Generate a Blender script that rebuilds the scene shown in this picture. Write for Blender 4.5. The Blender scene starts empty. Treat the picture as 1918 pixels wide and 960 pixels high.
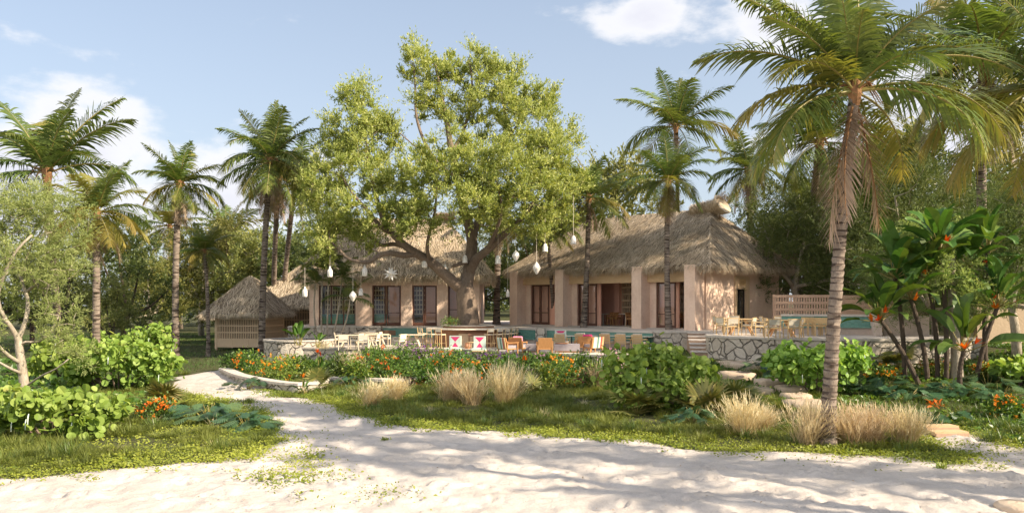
import bpy, math, random
import numpy as np
from mathutils import Vector

# ------------------------------------------------------------------ basics
scene = bpy.context.scene
COL = scene.collection
R = math.radians
RNG = np.random.default_rng(7)
EYE, FPX, CX, HY = 3.6, 1492.0, 959.0, 565.0      # camera height, focal length and horizon of the photograph

def gp(px, py, z=0.0):
    """where the view ray through a photo pixel meets the level z"""
    d = (EYE - z) * FPX / (py - HY)
    return np.array([(px - CX) / FPX * d, d, z])

def dp(px, py, d):
    """the point at depth d seen at a photo pixel"""
    return np.array([(px - CX) / FPX * d, d, EYE + (HY - py) / FPX * d])

def sstep(a, b, x):
    t = np.clip((x - a) / (b - a), 0, 1)
    return t * t * (3 - 2 * t)

def vnoise(x, y, seed=0):
    xi = np.floor(x).astype(np.int64); yi = np.floor(y).astype(np.int64)
    fx = x - xi; fy = y - yi
    fx = fx * fx * (3 - 2 * fx); fy = fy * fy * (3 - 2 * fy)
    def h(a, b):
        n = (a * 374761393 + b * 668265263 + seed * 974634777) & 0xFFFFFFFF
        n = ((n ^ (n >> 13)) * 1274126177) & 0xFFFFFFFF
        return ((n ^ (n >> 16)) & 0xFFFF) / 65535.0
    return (h(xi, yi) * (1 - fx) + h(xi + 1, yi) * fx) * (1 - fy) + (h(xi, yi + 1) * (1 - fx) + h(xi + 1, yi + 1) * fx) * fy

def fbm(x, y, oct=4, seed=0):
    s = 0; a = .5; t = 0
    for i in range(oct):
        s = s + a * vnoise(x * 2 ** i, y * 2 ** i, seed + i * 17); t += a; a *= .5
    return s / t

def ground_h(x, y):
    x = np.asarray(x, float); y = np.asarray(y, float)
    h = .3 * sstep(27, 47, y)
    h = h + .85 * sstep(2, 8, x) * sstep(21, 35, y)
    h = h + .22 * sstep(-12, -6, x) * (1 - sstep(4, 8, x)) * sstep(31, 40, y)
    h = h + .55 * sstep(17, 22, x) * sstep(26, 34, y)
    h = h + 1.7 * sstep(59, 66, y) * sstep(-9, -4, x) * (1 - sstep(2, 8, x))
    h = h + .9 * sstep(40, 60, y) * sstep(8, 14, x)
    return h

def gz(x, y): return float(ground_h(x, y))

# ------------------------------------------------------------------ mesh builder
class MB:
    def __init__(s):
        s.v = []; s.f = []; s.n = 0; s.r = []; s.m = []
    def add(s, verts, faces, rnd=0.5, mi=0):
        verts = np.asarray(verts, np.float32).reshape(-1, 3)
        s.v.append(verts)
        s.r.append(np.broadcast_to(np.asarray(rnd, np.float32), (len(verts),)).copy())
        if isinstance(faces, np.ndarray):
            s.f.append(faces + s.n); s.m.append(np.full(len(faces), mi, np.int32))
        else:
            by = {}
            for f in faces: by.setdefault(len(f), []).append(f)
            for k, a in by.items():
                s.f.append(np.array(a, np.int64) + s.n); s.m.append(np.full(len(a), mi, np.int32))
        s.n += len(verts)
    def box(s, c, size, rz=0, mi=0, rnd=.5, tilt=0):
        x, y, z = [q / 2 for q in size]
        v = np.array([(a, b, d) for d in (-z, z) for b in (-y, y) for a in (-x, x)])
        if tilt:
            ct, st = math.cos(tilt), math.sin(tilt)
            v = np.stack([v[:, 0], v[:, 1] * ct - v[:, 2] * st, v[:, 1] * st + v[:, 2] * ct], 1)
        if rz:
            cz, sz = math.cos(rz), math.sin(rz)
            v = np.stack([v[:, 0] * cz - v[:, 1] * sz, v[:, 0] * sz + v[:, 1] * cz, v[:, 2]], 1)
        s.add(v + np.array(c), np.array([(0, 2, 3, 1), (4, 5, 7, 6), (0, 1, 5, 4), (2, 6, 7, 3), (0, 4, 6, 2), (1, 3, 7, 5)]), rnd, mi)
        return s
    def bx(s, x0, x1, y0, y1, z0, z1, mi=0, rnd=.5):
        return s.box(((x0 + x1) / 2, (y0 + y1) / 2, (z0 + z1) / 2), (x1 - x0, y1 - y0, z1 - z0), 0, mi, rnd)
    def tube(s, pts, rad, n=8, mi=0, rnd=.5, cap=True):
        p = np.asarray(pts, float); m = len(p)
        rad = np.broadcast_to(np.asarray(rad, float), (m,))
        t = np.gradient(p, axis=0); t /= np.linalg.norm(t, axis=1)[:, None] + 1e-9
        ref = np.array([0, 0, 1.]) if abs(t[0][2]) < .85 else np.array([1., 0, 0])
        a = np.zeros_like(p); u = np.cross(t[0], ref); u /= np.linalg.norm(u)
        for i in range(m):
            u = u - t[i] * np.dot(u, t[i]); u /= np.linalg.norm(u) + 1e-9; a[i] = u
        b = np.cross(t, a)
        ang = np.arange(n) * 2 * math.pi / n
        v = p[:, None, :] + rad[:, None, None] * (np.cos(ang)[None, :, None] * a[:, None, :] + np.sin(ang)[None, :, None] * b[:, None, :])
        i = np.arange(m - 1)[:, None]; j = np.arange(n)[None, :]; j2 = (j + 1) % n
        f = np.stack([i * n + j, i * n + j2, (i + 1) * n + j2, (i + 1) * n + j], -1).reshape(-1, 4)
        if np.ndim(rnd): rnd = np.repeat(np.asarray(rnd), n)
        off = s.n
        s.add(v.reshape(-1, 3), f, rnd, mi)
        if cap:
            s.f.append(np.array([list(range(n))[::-1]]) + off); s.m.append(np.full(1, mi, np.int32))
            s.f.append(np.array([[(m - 1) * n + k for k in range(n)]]) + off); s.m.append(np.full(1, mi, np.int32))
        return s
    def lathe(s, prof, n=16, c=(0, 0, 0), mi=0, rnd=.5):
        pts = np.array([[c[0], c[1], c[2] + z] for r, z in prof]); rr = np.array([max(r, .001) for r, z in prof])
        ang = np.arange(n) * 2 * math.pi / n; m = len(prof)
        v = pts[:, None, :] + rr[:, None, None] * np.stack([np.cos(ang), np.sin(ang), 0 * ang], -1)[None]
        i = np.arange(m - 1)[:, None]; j = np.arange(n)[None, :]; j2 = (j + 1) % n
        f = np.stack([i * n + j, i * n + j2, (i + 1) * n + j2, (i + 1) * n + j], -1).reshape(-1, 4)
        s.add(v.reshape(-1, 3), f, rnd, mi); return s
    def scatter(s, tv, tf, pos, ax, scale, rnd, mi=0):
        """copies of a template: ax (n,3,3) rows are the images of x, y, z"""
        tv = np.asarray(tv, float); n = len(pos)
        v = np.einsum('kj,njc->nkc', tv, ax) * np.asarray(scale).reshape(-1, 1, 1) + pos[:, None, :]
        k = len(tv)
        by = {}
        for f in tf: by.setdefault(len(f), []).append(f)
        base = s.n
        s.v.append(v.reshape(-1, 3).astype(np.float32)); s.r.append(np.repeat(np.asarray(rnd, np.float32), k)); s.n += n * k
        for q, a in by.items():
            ff = (np.array(a)[None] + (np.arange(n) * k)[:, None, None]).reshape(-1, q) + base
            s.f.append(ff); s.m.append(np.full(len(ff), mi, np.int32))
    def blades(s, base, d, L, W, droop, segs=3, rnd=None, mi=0, side=None, prof=None, down=(0, 0, -1)):
        """curved tapering strips"""
        base = np.asarray(base, float); n = len(base)
        d = d / (np.linalg.norm(d, axis=1)[:, None] + 1e-9)
        L = np.broadcast_to(L, (n,)); W = np.broadcast_to(W, (n,)); droop = np.broadcast_to(droop, (n,))
        if side is None:
            side = np.cross(d, np.array([0, 0, 1.])) + 1e-4
        side = side / (np.linalg.norm(side, axis=1)[:, None] + 1e-9)
        t = np.linspace(0, 1, segs + 1)
        prof = (1 - t ** 2) * .96 + .04 if prof is None else np.asarray(prof)
        c = base[:, None] + d[:, None] * (L[:, None] * t)[..., None] + np.array(down, float)[None, None] * (droop[:, None] * L[:, None] * t ** 2)[..., None]
        w = (W[:, None] * prof[None]) * .5
        v = np.stack([c - side[:, None] * w[..., None], c + side[:, None] * w[..., None]], 2)
        k = (segs + 1) * 2
        i = np.arange(segs); q = np.stack([2 * i, 2 * i + 1, 2 * i + 3, 2 * i + 2], 1)
        f = (q[None] + (np.arange(n) * k)[:, None, None]).reshape(-1, 4)
        rn = RNG.random(n) if rnd is None else np.broadcast_to(rnd, (n,))
        s.add(v.reshape(-1, 3), f, np.repeat(rn, k), mi)
    def mesh(s, name, mats, smooth=False):
        me = bpy.data.meshes.new(name)
        v = np.concatenate(s.v); me.vertices.add(len(v)); me.vertices.foreach_set('co', v.ravel().astype(np.float32))
        sizes = np.concatenate([np.full(len(f), f.shape[1], np.int32) for f in s.f])
        loops = np.concatenate([f.ravel() for f in s.f]).astype(np.int32)
        me.loops.add(len(loops)); me.loops.foreach_set('vertex_index', loops)
        me.polygons.add(len(sizes))
        st = np.zeros(len(sizes), np.int32); st[1:] = np.cumsum(sizes)[:-1]
        me.polygons.foreach_set('loop_start', st); me.polygons.foreach_set('loop_total', sizes)
        if not isinstance(mats, (list, tuple)): mats = [mats]
        for m in mats: me.materials.append(m)
        me.polygons.foreach_set('material_index', np.concatenate(s.m))
        a = me.attributes.new('rnd', 'FLOAT', 'POINT'); a.data.foreach_set('value', np.concatenate(s.r))
        me.polygons.foreach_set('use_smooth', np.full(len(sizes), bool(smooth)))
        me.update(calc_edges=True)
        return me
    def build(s, name, mats, parent=None, smooth=False, loc=None):
        return link(name, s.mesh(name, mats, smooth), parent, loc)

def link(name, me, parent=None, loc=None, rz=0, sc=None):
    o = bpy.data.objects.new(name, me); COL.objects.link(o)
    if parent is not None: o.parent = parent
    if loc is not None: o.location = [float(q) for q in loc]
    if rz: o.rotation_euler = (0, 0, rz)
    if sc is not None: o.scale = (sc, sc, sc) if np.isscalar(sc) else sc
    return o

def tag(o, label=None, cat=None, group=None, kind=None):
    if label: o['label'] = label
    if cat: o['category'] = cat
    if group: o['group'] = group
    if kind: o['kind'] = kind
    return o

def thing(name, label, cat, loc=(0, 0, 0), rz=0, group=None):
    o = bpy.data.objects.new(name, None); COL.objects.link(o)
    o.location = [float(q) for q in loc]; o.rotation_euler = (0, 0, rz); o.empty_display_size = .2
    return tag(o, label, cat, group)

KIDS = {}
def kids(o):
    return [c for c in list(COL.objects) if c.parent is o]

def dup(src, loc, rz, label, group=None, sc=None):
    """copy of a thing with its parts and sub-parts"""
    if src.name not in KIDS:
        KIDS[src.name] = [(c, [g for g in COL.objects if g.parent is c]) for c in COL.objects if c.parent is src]
    r = src.copy(); COL.objects.link(r); r.location = [float(q) for q in loc]; r.rotation_euler = (0, 0, rz)
    if sc is not None: r.scale = (sc, sc, sc)
    r['label'] = label
    if group: r['group'] = group
    for c, gs in KIDS[src.name]:
        k = c.copy(); COL.objects.link(k); k.parent = r
        for g in gs:
            q = g.copy(); COL.objects.link(q); q.parent = k
    return r

def unit(n, rng, up=0.0):
    d = rng.normal(size=(n, 3)); d /= np.linalg.norm(d, axis=1)[:, None]
    d[:, 2] += up
    return d / np.linalg.norm(d, axis=1)[:, None]

def frames(d, roll=None, rng=RNG, upish=None):
    """rows x=d, y, z orthonormal"""
    d = d / (np.linalg.norm(d, axis=1)[:, None] + 1e-9); n = len(d)
    ref = rng.normal(size=(n, 3)) * .55 + np.array([.55, -.45, .9]) if upish is None else upish
    y = np.cross(ref, d); y /= np.linalg.norm(y, axis=1)[:, None] + 1e-9
    z = np.cross(d, y)
    return np.stack([d, y, z], 1)

# ------------------------------------------------------------------ materials
class N:
    def __init__(s, name):
        s.mat = bpy.data.materials.new(name); s.mat.use_nodes = True
        s.t = s.mat.node_tree; s.t.nodes.clear()
        s.out = s.t.nodes.new('ShaderNodeOutputMaterial')
    def n(s, typ, **kw):
        q = s.t.nodes.new(typ)
        for k, v in kw.items():
            if k.startswith('_'): setattr(q, k[1:], v)
            else:
                key = int(k[1:]) if k[0] == 'i' and k[1:].isdigit() else k.replace('__', ' ')
                if hasattr(v, 'is_output'): s.t.links.new(v, q.inputs[key])
                else: q.inputs[key].default_value = v
        return q
    def attr(s, name): return s.n('ShaderNodeAttribute', _attribute_name=name).outputs['Fac']
    def ramp(s, fac, stops):
        r = s.n('ShaderNodeValToRGB', Fac=fac); e = r.color_ramp.elements
        while len(e) < len(stops): e.new(.5)
        for q, (p, c) in zip(e, stops): q.position = p; q.color = (*c, 1) if len(c) == 3 else c
        return r.outputs[0]
    def noise(s, vec, scale, detail=4, rough=.55):
        q = s.n('ShaderNodeTexNoise', Scale=scale, Detail=detail, Roughness=rough)
        if vec is not None: s.t.links.new(vec, q.inputs['Vector'])
        return q.outputs['Fac']
    def math(s, op, a, b=0.5, clamp=False):
        q = s.n('ShaderNodeMath', _operation=op, i0=a, i1=b); q.use_clamp = clamp; return q.outputs[0]
    def mix(s, fac, a, b, mode='MIX'):
        q = s.n('ShaderNodeMix', _data_type='RGBA', _blend_type=mode)
        for k, v in ((0, fac), (6, a), (7, b)):
            if hasattr(v, 'is_output'): s.t.links.new(v, q.inputs[k])
            else: q.inputs[k].default_value = v if k == 0 else ((*v, 1) if len(v) == 3 else v)
        return q.outputs[2]
    def obj(s): return s.n('ShaderNodeTexCoord').outputs['Object']
    def pos(s): return s.n('ShaderNodeNewGeometry').outputs['Position']
    def map(s, vec, sc): return s.n('ShaderNodeMapping', Vector=vec, Scale=sc).outputs[0]
    def bump(s, h, st=.3, dist=.05): return s.n('ShaderNodeBump', Height=h, Strength=st, Distance=dist).outputs[0]
    def pbr(s, col, rough=.7, normal=None, spec=.3, metal=0.0):
        p = s.n('ShaderNodeBsdfPrincipled', Roughness=rough, Metallic=metal)
        p.inputs['Specular IOR Level'].default_value = spec
        if hasattr(col, 'is_output'): s.t.links.new(col, p.inputs['Base Color'])
        else: p.inputs['Base Color'].default_value = (*col, 1)
        if normal is not None: s.t.links.new(normal, p.inputs['Normal'])
        return p.outputs[0]
    def end(s, sh):
        s.t.links.new(sh, s.out.inputs[0]); return s.mat

def leaf_mat(name, a, b, c=None, trans=.35, rough=.45, spec=.35, objvar=0.12, gain=1.35, tint=(1.25, 1.2, .55), brown=None):
    m = N(name)
    a, b, c = [None if q is None else tuple(min(.85, v * gain) for v in q) for q in (a, b, c)]
    f = m.attr('rnd')
    stops = [(0, a), (1, b)] if c is None else [(0, a), (.62, b), (1, c)]
    if brown: stops = [(0, a), (.55, b), (.88, c), (.97, brown)]
    col = m.ramp(f, stops)
    oi = m.n('ShaderNodeObjectInfo').outputs['Random']
    hs = m.n('ShaderNodeHueSaturation', Color=col)
    m.t.links.new(m.math('ADD', m.math('MULTIPLY', oi, .03), .485), hs.inputs['Hue'])
    m.t.links.new(m.math('ADD', m.math('MULTIPLY', oi, objvar * 2), 1 - objvar), hs.inputs['Value'])
    col = hs.outputs[0]
    p = m.pbr(col, rough, spec=spec)
    t = m.n('ShaderNodeBsdfTranslucent', Color=m.mix(1.0, col, tint, 'MULTIPLY')).outputs[0]
    mx = m.n('ShaderNodeMixShader', Fac=trans); m.t.links.new(p, mx.inputs[1]); m.t.links.new(t, mx.inputs[2])
    return m.end(mx.outputs[0])

def wood_mat(name, a, b, rough=.6, sc=(6, 6, 1.2), bump=.15):
    m = N(name); v = m.map(m.obj(), sc)
    f = m.noise(v, 4, 6, .65)
    f2 = m.math('ADD', m.math('MULTIPLY', f, .75), m.math('MULTIPLY', m.attr('rnd'), .3))
    return m.end(m.pbr(m.ramp(f2, [(.3, a), (.75, b)]), rough, m.bump(f, bump, .02)))

def plaster_mat(name, a, b, bump=.35):
    m = N(name); o = m.pos()
    f = m.noise(o, .9, 5, .6); g = m.noise(o, 9, 5, .65); st = m.noise(m.map(o, (3, 3, .35)), 1.3, 3)
    k = m.math('ADD', m.math('MULTIPLY', f, .5), m.math('ADD', m.math('MULTIPLY', g, .35), m.math('MULTIPLY', st, .2)))
    return m.end(m.pbr(m.ramp(k, [(.38, a), (.68, b)]), .9, m.bump(g, bump, .06), .15))

def plain_mat(name, c, rough=.6, var=.15, metal=0, spec=.3):
    m = N(name); f = m.noise(m.obj(), 7, 4)
    d = tuple(q * (1 - var) for q in c); e = tuple(min(1, q * (1 + var)) for q in c)
    return m.end(m.pbr(m.ramp(f, [(.3, d), (.7, e)]), rough, m.bump(f, .1, .01), spec, metal))

def stone_mat(name, scale=3.0, a=(.43, .37, .30), b=(.64, .57, .475), joint=(.21, .175, .14), flat=1.0):
    m = N(name); o = m.pos()
    warp = m.n('ShaderNodeTexNoise', Vector=o, Scale=1.4, Detail=3).outputs['Color']
    v = m.n('ShaderNodeMix', _data_type='RGBA', i0=.3); m.t.links.new(o, v.inputs[6]); m.t.links.new(warp, v.inputs[7]); vv = v.outputs[2]
    e = m.n('ShaderNodeTexVoronoi', _feature='DISTANCE_TO_EDGE', Vector=vv, Scale=scale).outputs['Distance']
    c = m.n('ShaderNodeTexVoronoi', _feature='F1', Vector=vv, Scale=scale).outputs['Color']
    g = m.noise(o, 7, 6, .65)
    cf = m.n('ShaderNodeSeparateColor', Color=c).outputs[0]
    col = m.ramp(m.math('ADD', m.math('MULTIPLY', cf, .45), m.math('MULTIPLY', g, .6)), [(.25, a), (.8, b)])
    jn = m.math('ADD', e, m.math('MULTIPLY', m.math('SUBTRACT', g, .5), .05))
    jf = m.ramp(jn, [(.004, (1, 1, 1)), (.02, (0, 0, 0))])
    col = m.mix(m.math('MULTIPLY', jf, .62), col, joint)
    hgt = m.math('ADD', m.math('MULTIPLY', m.ramp(e, [(0, (0, 0, 0)), (.06, (1, 1, 1))]), 1.0), m.math('MULTIPLY', g, .5))
    return m.end(m.pbr(col, .92, m.bump(hgt, 1.0, .16), .15))

def glass_mat(name):
    m = N(name)
    gl = m.n('ShaderNodeBsdfGlossy', Color=(.9, .95, 1, 1), Roughness=.03).outputs[0]
    tr = m.n('ShaderNodeBsdfTransparent', Color=(.95, .97, .97, 1)).outputs[0]
    fr = m.math('ADD', m.math('MULTIPLY', m.math('POWER', m.n('ShaderNodeLayerWeight', Blend=.5).outputs['Facing'], 4.0), .7), .035)
    mx = m.n('ShaderNodeMixShader', Fac=fr); m.t.links.new(tr, mx.inputs[1]); m.t.links.new(gl, mx.inputs[2])
    return m.end(mx.outputs[0])

def straw_mat(name, a, b, c):
    m = N(name); f = m.attr('rnd'); g = m.noise(m.pos(), .55, 4)
    k = m.math('ADD', m.math('MULTIPLY', f, .7), m.math('MULTIPLY', g, .5))
    return m.end(m.pbr(m.ramp(k, [(.2, a), (.55, b), (.95, c)]), .85, None, .15))

def bark_mat(name, a, b, sc=(5, 5, 1.2), bump=.8):
    m = N(name); o = m.obj()
    f = m.noise(m.map(o, sc), 3.5, 7, .7); g = m.noise(o, 1.1, 3)
    k = m.math('ADD', m.math('MULTIPLY', f, .7), m.math('MULTIPLY', g, .35))
    return m.end(m.pbr(m.ramp(k, [(.35, a), (.72, b)]), .9, m.bump(f, bump, .06), .2))

def palm_bark(name):
    m = N(name); o = m.obj()
    g = m.noise(o, 3.0, 5, .65); f = m.noise(m.map(o, (9, 9, 2)), 4, 5)
    base = m.ramp(m.math('ADD', m.math('MULTIPLY', g, .6), m.math('MULTIPLY', f, .45)), [(.32, (.13, .10, .08)), (.72, (.33, .27, .215))])
    ring = m.attr('rnd')
    k = m.ramp(m.math('ADD', ring, m.math('ADD', m.math('MULTIPLY', m.math('SUBTRACT', f, .5), .8), m.math('MULTIPLY', m.math('SUBTRACT', g, .5), 1.3))), [(.42, (0, 0, 0)), (.8, (1, 1, 1))])
    col = m.mix(k, base, (.075, .055, .044))
    return m.end(m.pbr(col, .9, m.bump(f, .5, .03), .15))

M = {}
M['frond'] = leaf_mat('palm_leaf', (.045, .072, .018), (.085, .112, .027), (.155, .15, .036), .32, .38, .45, gain=1.6)
M['frond_gold'] = leaf_mat('palm_leaf_yellowing', (.10, .11, .022), (.17, .155, .035), (.25, .19, .055), .34, .4, .4)
M['rachis'] = plain_mat('palm_midrib', (.24, .20, .06), .5)
M['deadfrond'] = leaf_mat('dry_palm_leaf', (.12, .085, .058), (.225, .17, .125), None, .15, .7, .15, gain=1.9)
M['palmbark'] = palm_bark('ringed_palm_bark')
M['fibre'] = plain_mat('palm_fibre', (.22, .115, .05), .9, .4)
M['treebark'] = bark_mat('brown_bark', (.11, .08, .06), (.29, .22, .165))
M['palebark'] = bark_mat('pale_bark', (.22, .18, .13), (.50, .44, .35), (4, 4, 1.5), .5)
M['darkbark'] = bark_mat('dark_bark', (.05, .038, .03), (.14, .105, .08))
M['treeleaf'] = leaf_mat('small_olive_leaf', (.09, .118, .028), (.172, .192, .058), (.30, .30, .125), .42, .45, .3, gain=2.2)
M['bgleaf'] = leaf_mat('broad_leaf', (.042, .06, .018), (.085, .105, .03), (.15, .155, .05), .3, .4, .4, .22, gain=1.25)
M['bgleaf2'] = leaf_mat('broad_leaf_light', (.095, .115, .03), (.165, .175, .05), (.25, .24, .08), .34, .45, .35, .2)
M['feather'] = leaf_mat('feathery_leaf', (.095, .122, .042), (.155, .188, .07), (.25, .275, .12), .4, .55, .25, .1, gain=2.1)
M['featherdark'] = leaf_mat('feathery_leaf_deep', (.055, .085, .026), (.10, .135, .04), (.18, .21, .075), .33, .5, .3, .15, gain=1.35)
M['grape'] = leaf_mat('sea_grape_leaf', (.07, .125, .02), (.145, .22, .04), (.24, .31, .08), .34, .5, .25, gain=1.6, brown=(.30, .24, .06))
M['shrub'] = leaf_mat('shrub_leaf', (.035, .075, .015), (.075, .135, .02), (.17, .21, .03), .32, .4, .4, gain=1.3)
M['paddle'] = leaf_mat('banana_like_leaf', (.03, .07, .015), (.06, .115, .02), (.125, .16, .03), .28, .45, .35, gain=1.3)
M['philo'] = leaf_mat('split_leaf', (.025, .065, .03), (.05, .10, .045), (.085, .13, .05), .25, .35, .45, gain=1.4)
M['palmetto'] = leaf_mat('palmetto_leaf', (.07, .085, .025), (.13, .135, .035), (.24, .20, .07), .28, .4, .4)
M['grass'] = leaf_mat('fine_grass', (.075, .10, .022), (.14, .165, .035), (.20, .225, .07), .33, .55, .25, gain=1.4)
M['lawn'] = leaf_mat('lawn_grass', (.03, .06, .015), (.06, .095, .022), (.10, .125, .03), .3, .5, .25, gain=1.5)
M['creeper'] = leaf_mat('creeper_leaf', (.075, .105, .016), (.165, .18, .022), (.235, .25, .048), .33, .45, .3, gain=1.65)
M['strap'] = leaf_mat('strap_leaf', (.045, .085, .018), (.09, .14, .028), (.19, .2, .06), .3, .4, .4, gain=1.35)
M['plume'] = leaf_mat('fountain_grass_blade', (.42, .33, .20), (.60, .495, .325), (.76, .665, .48), .38, .7, .15, gain=1.12, tint=(1.05, 1, .78))
M['orange'] = leaf_mat('orange_petal', (.62, .13, .012), (.75, .25, .02), (.85, .42, .06), .3, .5, .2, gain=.9)
M['purple'] = leaf_mat('purple_petal', (.14, .04, .22), (.24, .09, .33), (.30, .13, .36), .3, .5, .2, gain=1.2)
M['pink'] = leaf_mat('pink_petal', (.45, .2, .35), (.55, .3, .45), (.7, .5, .6), .3, .5, .2)
M['maroon'] = leaf_mat('maroon_leaf', (.07, .022, .03), (.14, .045, .045), (.22, .09, .06), .25, .4, .4)
M['flame'] = leaf_mat('flame_bract', (.65, .10, .012), (.72, .17, .02), (.8, .28, .04), .25, .4, .3, gain=1)
M['plaster'] = plaster_mat('rose_plaster', (.66, .465, .35), (.86, .665, .525))
M['plaster_in'] = plaster_mat('salmon_plaster', (.78, .40, .28), (.87, .50, .37), .15)
M['plaster_grey'] = plaster_mat('warm_grey_plaster', (.44, .36, .30), (.60, .50, .43))
M['plaster_tan'] = plaster_mat('tan_plaster', (.40, .30, .2), (.52, .40, .28))
M['brick_in'] = stone_mat('pale_coral_brick', 4.5, (.48, .36, .27), (.66, .54, .43), (.36, .26, .19))
M['stone'] = stone_mat('rubble_stone')
M['stone_cap'] = plaster_mat('stone_coping', (.46, .41, .35), (.62, .56, .49))
M['slab'] = plaster_mat('sandstone_slab', (.40, .30, .21), (.60, .48, .36), .8)
M['pave'] = plaster_mat('pale_paving', (.48, .42, .36), (.62, .55, .48))
M['straw'] = straw_mat('thatch_straw', (.30, .23, .15), (.54, .43, .295), (.72, .60, .45))
M['straw_light'] = straw_mat('pale_thatch_straw', (.34, .27, .185), (.57, .47, .335), (.75, .64, .49))
M['thatchbase'] = straw_mat('thatch_bed', (.09, .068, .046), (.17, .13, .09), (.25, .2, .14))
M['beam'] = wood_mat('honey_beam', (.50, .33, .17), (.68, .49, .29), .65, (1.2, 6, 6))
M['darkwood'] = wood_mat('dark_mahogany', (.085, .038, .026), (.17, .08, .052), .45)
M['lightwood'] = wood_mat('blond_wood', (.50, .34, .16), (.68, .49, .26), .5)
M['palewood'] = wood_mat('bleached_wood', (.60, .49, .34), (.76, .65, .49), .55)
M['midwood'] = wood_mat('orange_teak', (.40, .19, .07), (.56, .29, .12), .5)
M['hutwood'] = wood_mat('hut_pine', (.66, .47, .29), (.80, .61, .41), .65)
M['fencewood'] = wood_mat('fence_cedar', (.36, .23, .155), (.50, .345, .245), .7)
M['brownpanel'] = wood_mat('brown_slats', (.22, .11, .065), (.33, .18, .11), .55, (1.5, 1.5, 14))
M['tanpanel'] = wood_mat('tan_slats', (.56, .40, .24), (.68, .50, .33), .55, (1.5, 1.5, 14))
M['cream'] = plain_mat('cream_top', (.74, .66, .55), .4, .06)
M['woven'] = plain_mat('woven_cord', (.58, .52, .41), .8, .12)
M['cushion'] = plain_mat('linen_cushion', (.55, .49, .42), .95, .08)
M['greyfab'] = plain_mat('grey_fabric', (.34, .30, .31), .95, .08)
M['pinkfab'] = plain_mat('magenta_fabric', (.62, .05, .17), .9, .06)
M['rosefab'] = plain_mat('rose_fabric', (.72, .25, .36), .9, .06)
M['mintfab'] = plain_mat('mint_fabric', (.58, .66, .58), .9, .05)
M['redfab'] = plain_mat('red_fabric', (.55, .10, .07), .9, .05)
M['black'] = plain_mat('black_metal', (.025, .022, .022), .4, .1)
M['tile'] = None
M['glass'] = glass_mat('window_glass')
M['clay'] = plain_mat('copper_clay', (.48, .24, .13), .5)
M['soil'] = plain_mat('dark_soil', (.05, .038, .025), .95, .3)
def _tile():
    m = N('green_glazed_tile'); o = m.obj()
    f = m.noise(o, 1.4, 4); b = m.n('ShaderNodeTexBrick', Scale=3.2, Mortar__Size=.02)
    m.t.links.new(m.map(m.n('ShaderNodeCombineXYZ', X=m.n('ShaderNodeSeparateXYZ', Vector=o).outputs[0], Y=m.n('ShaderNodeSeparateXYZ', Vector=o).outputs[2]).outputs[0], (1, 1, 1)), b.inputs['Vector'])
    b.offset = 0; b.inputs['Color1'].default_value = (.07, .20, .16, 1); b.inputs['Color2'].default_value = (.12, .29, .235, 1); b.inputs['Mortar'].default_value = (.15, .24, .2, 1)
    return m.end(m.pbr(m.mix(m.math('MULTIPLY', f, .5), b.outputs[0], (.22, .38, .31)), .22, None, .5))
M['tile'] = _tile()
def _lantern():
    m = N('pierced_white_ceramic')
    return m.end(m.pbr(m.ramp(m.noise(m.obj(), 14, 2), [(.35, (.66, .60, .53)), (.6, (.86, .82, .76))]), .5))
M['lantern'] = _lantern()
# ------------------------------------------------------------------ camera, sun, sky
cam = bpy.data.objects.new('camera', bpy.data.cameras.new('camera')); COL.objects.link(cam)
cam.location = (0, 0, EYE); cam.rotation_euler = (R(90), 0, 0)
cam.data.sensor_width = 36; cam.data.lens = 36 * FPX / 1918; cam.data.shift_y = (HY - 480) / 1918
cam.data.clip_end = 2000
scene.camera = cam

SUN_AZ = np.array([.905, -.425]); SUN_AZ /= np.linalg.norm(SUN_AZ); SUN_EL = R(33)
sd = np.array([SUN_AZ[0] * math.cos(SUN_EL), SUN_AZ[1] * math.cos(SUN_EL), math.sin(SUN_EL)])
sun = bpy.data.objects.new('sun', bpy.data.lights.new('sun', 'SUN')); COL.objects.link(sun)
sun.data.energy = 5.0; sun.data.angle = R(.55); sun.data.color = (1, .86, .67)
sun.rotation_euler = Vector(-sd).to_track_quat('-Z', 'Y').to_euler()
sun.location = (40, -20, 40)

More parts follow.
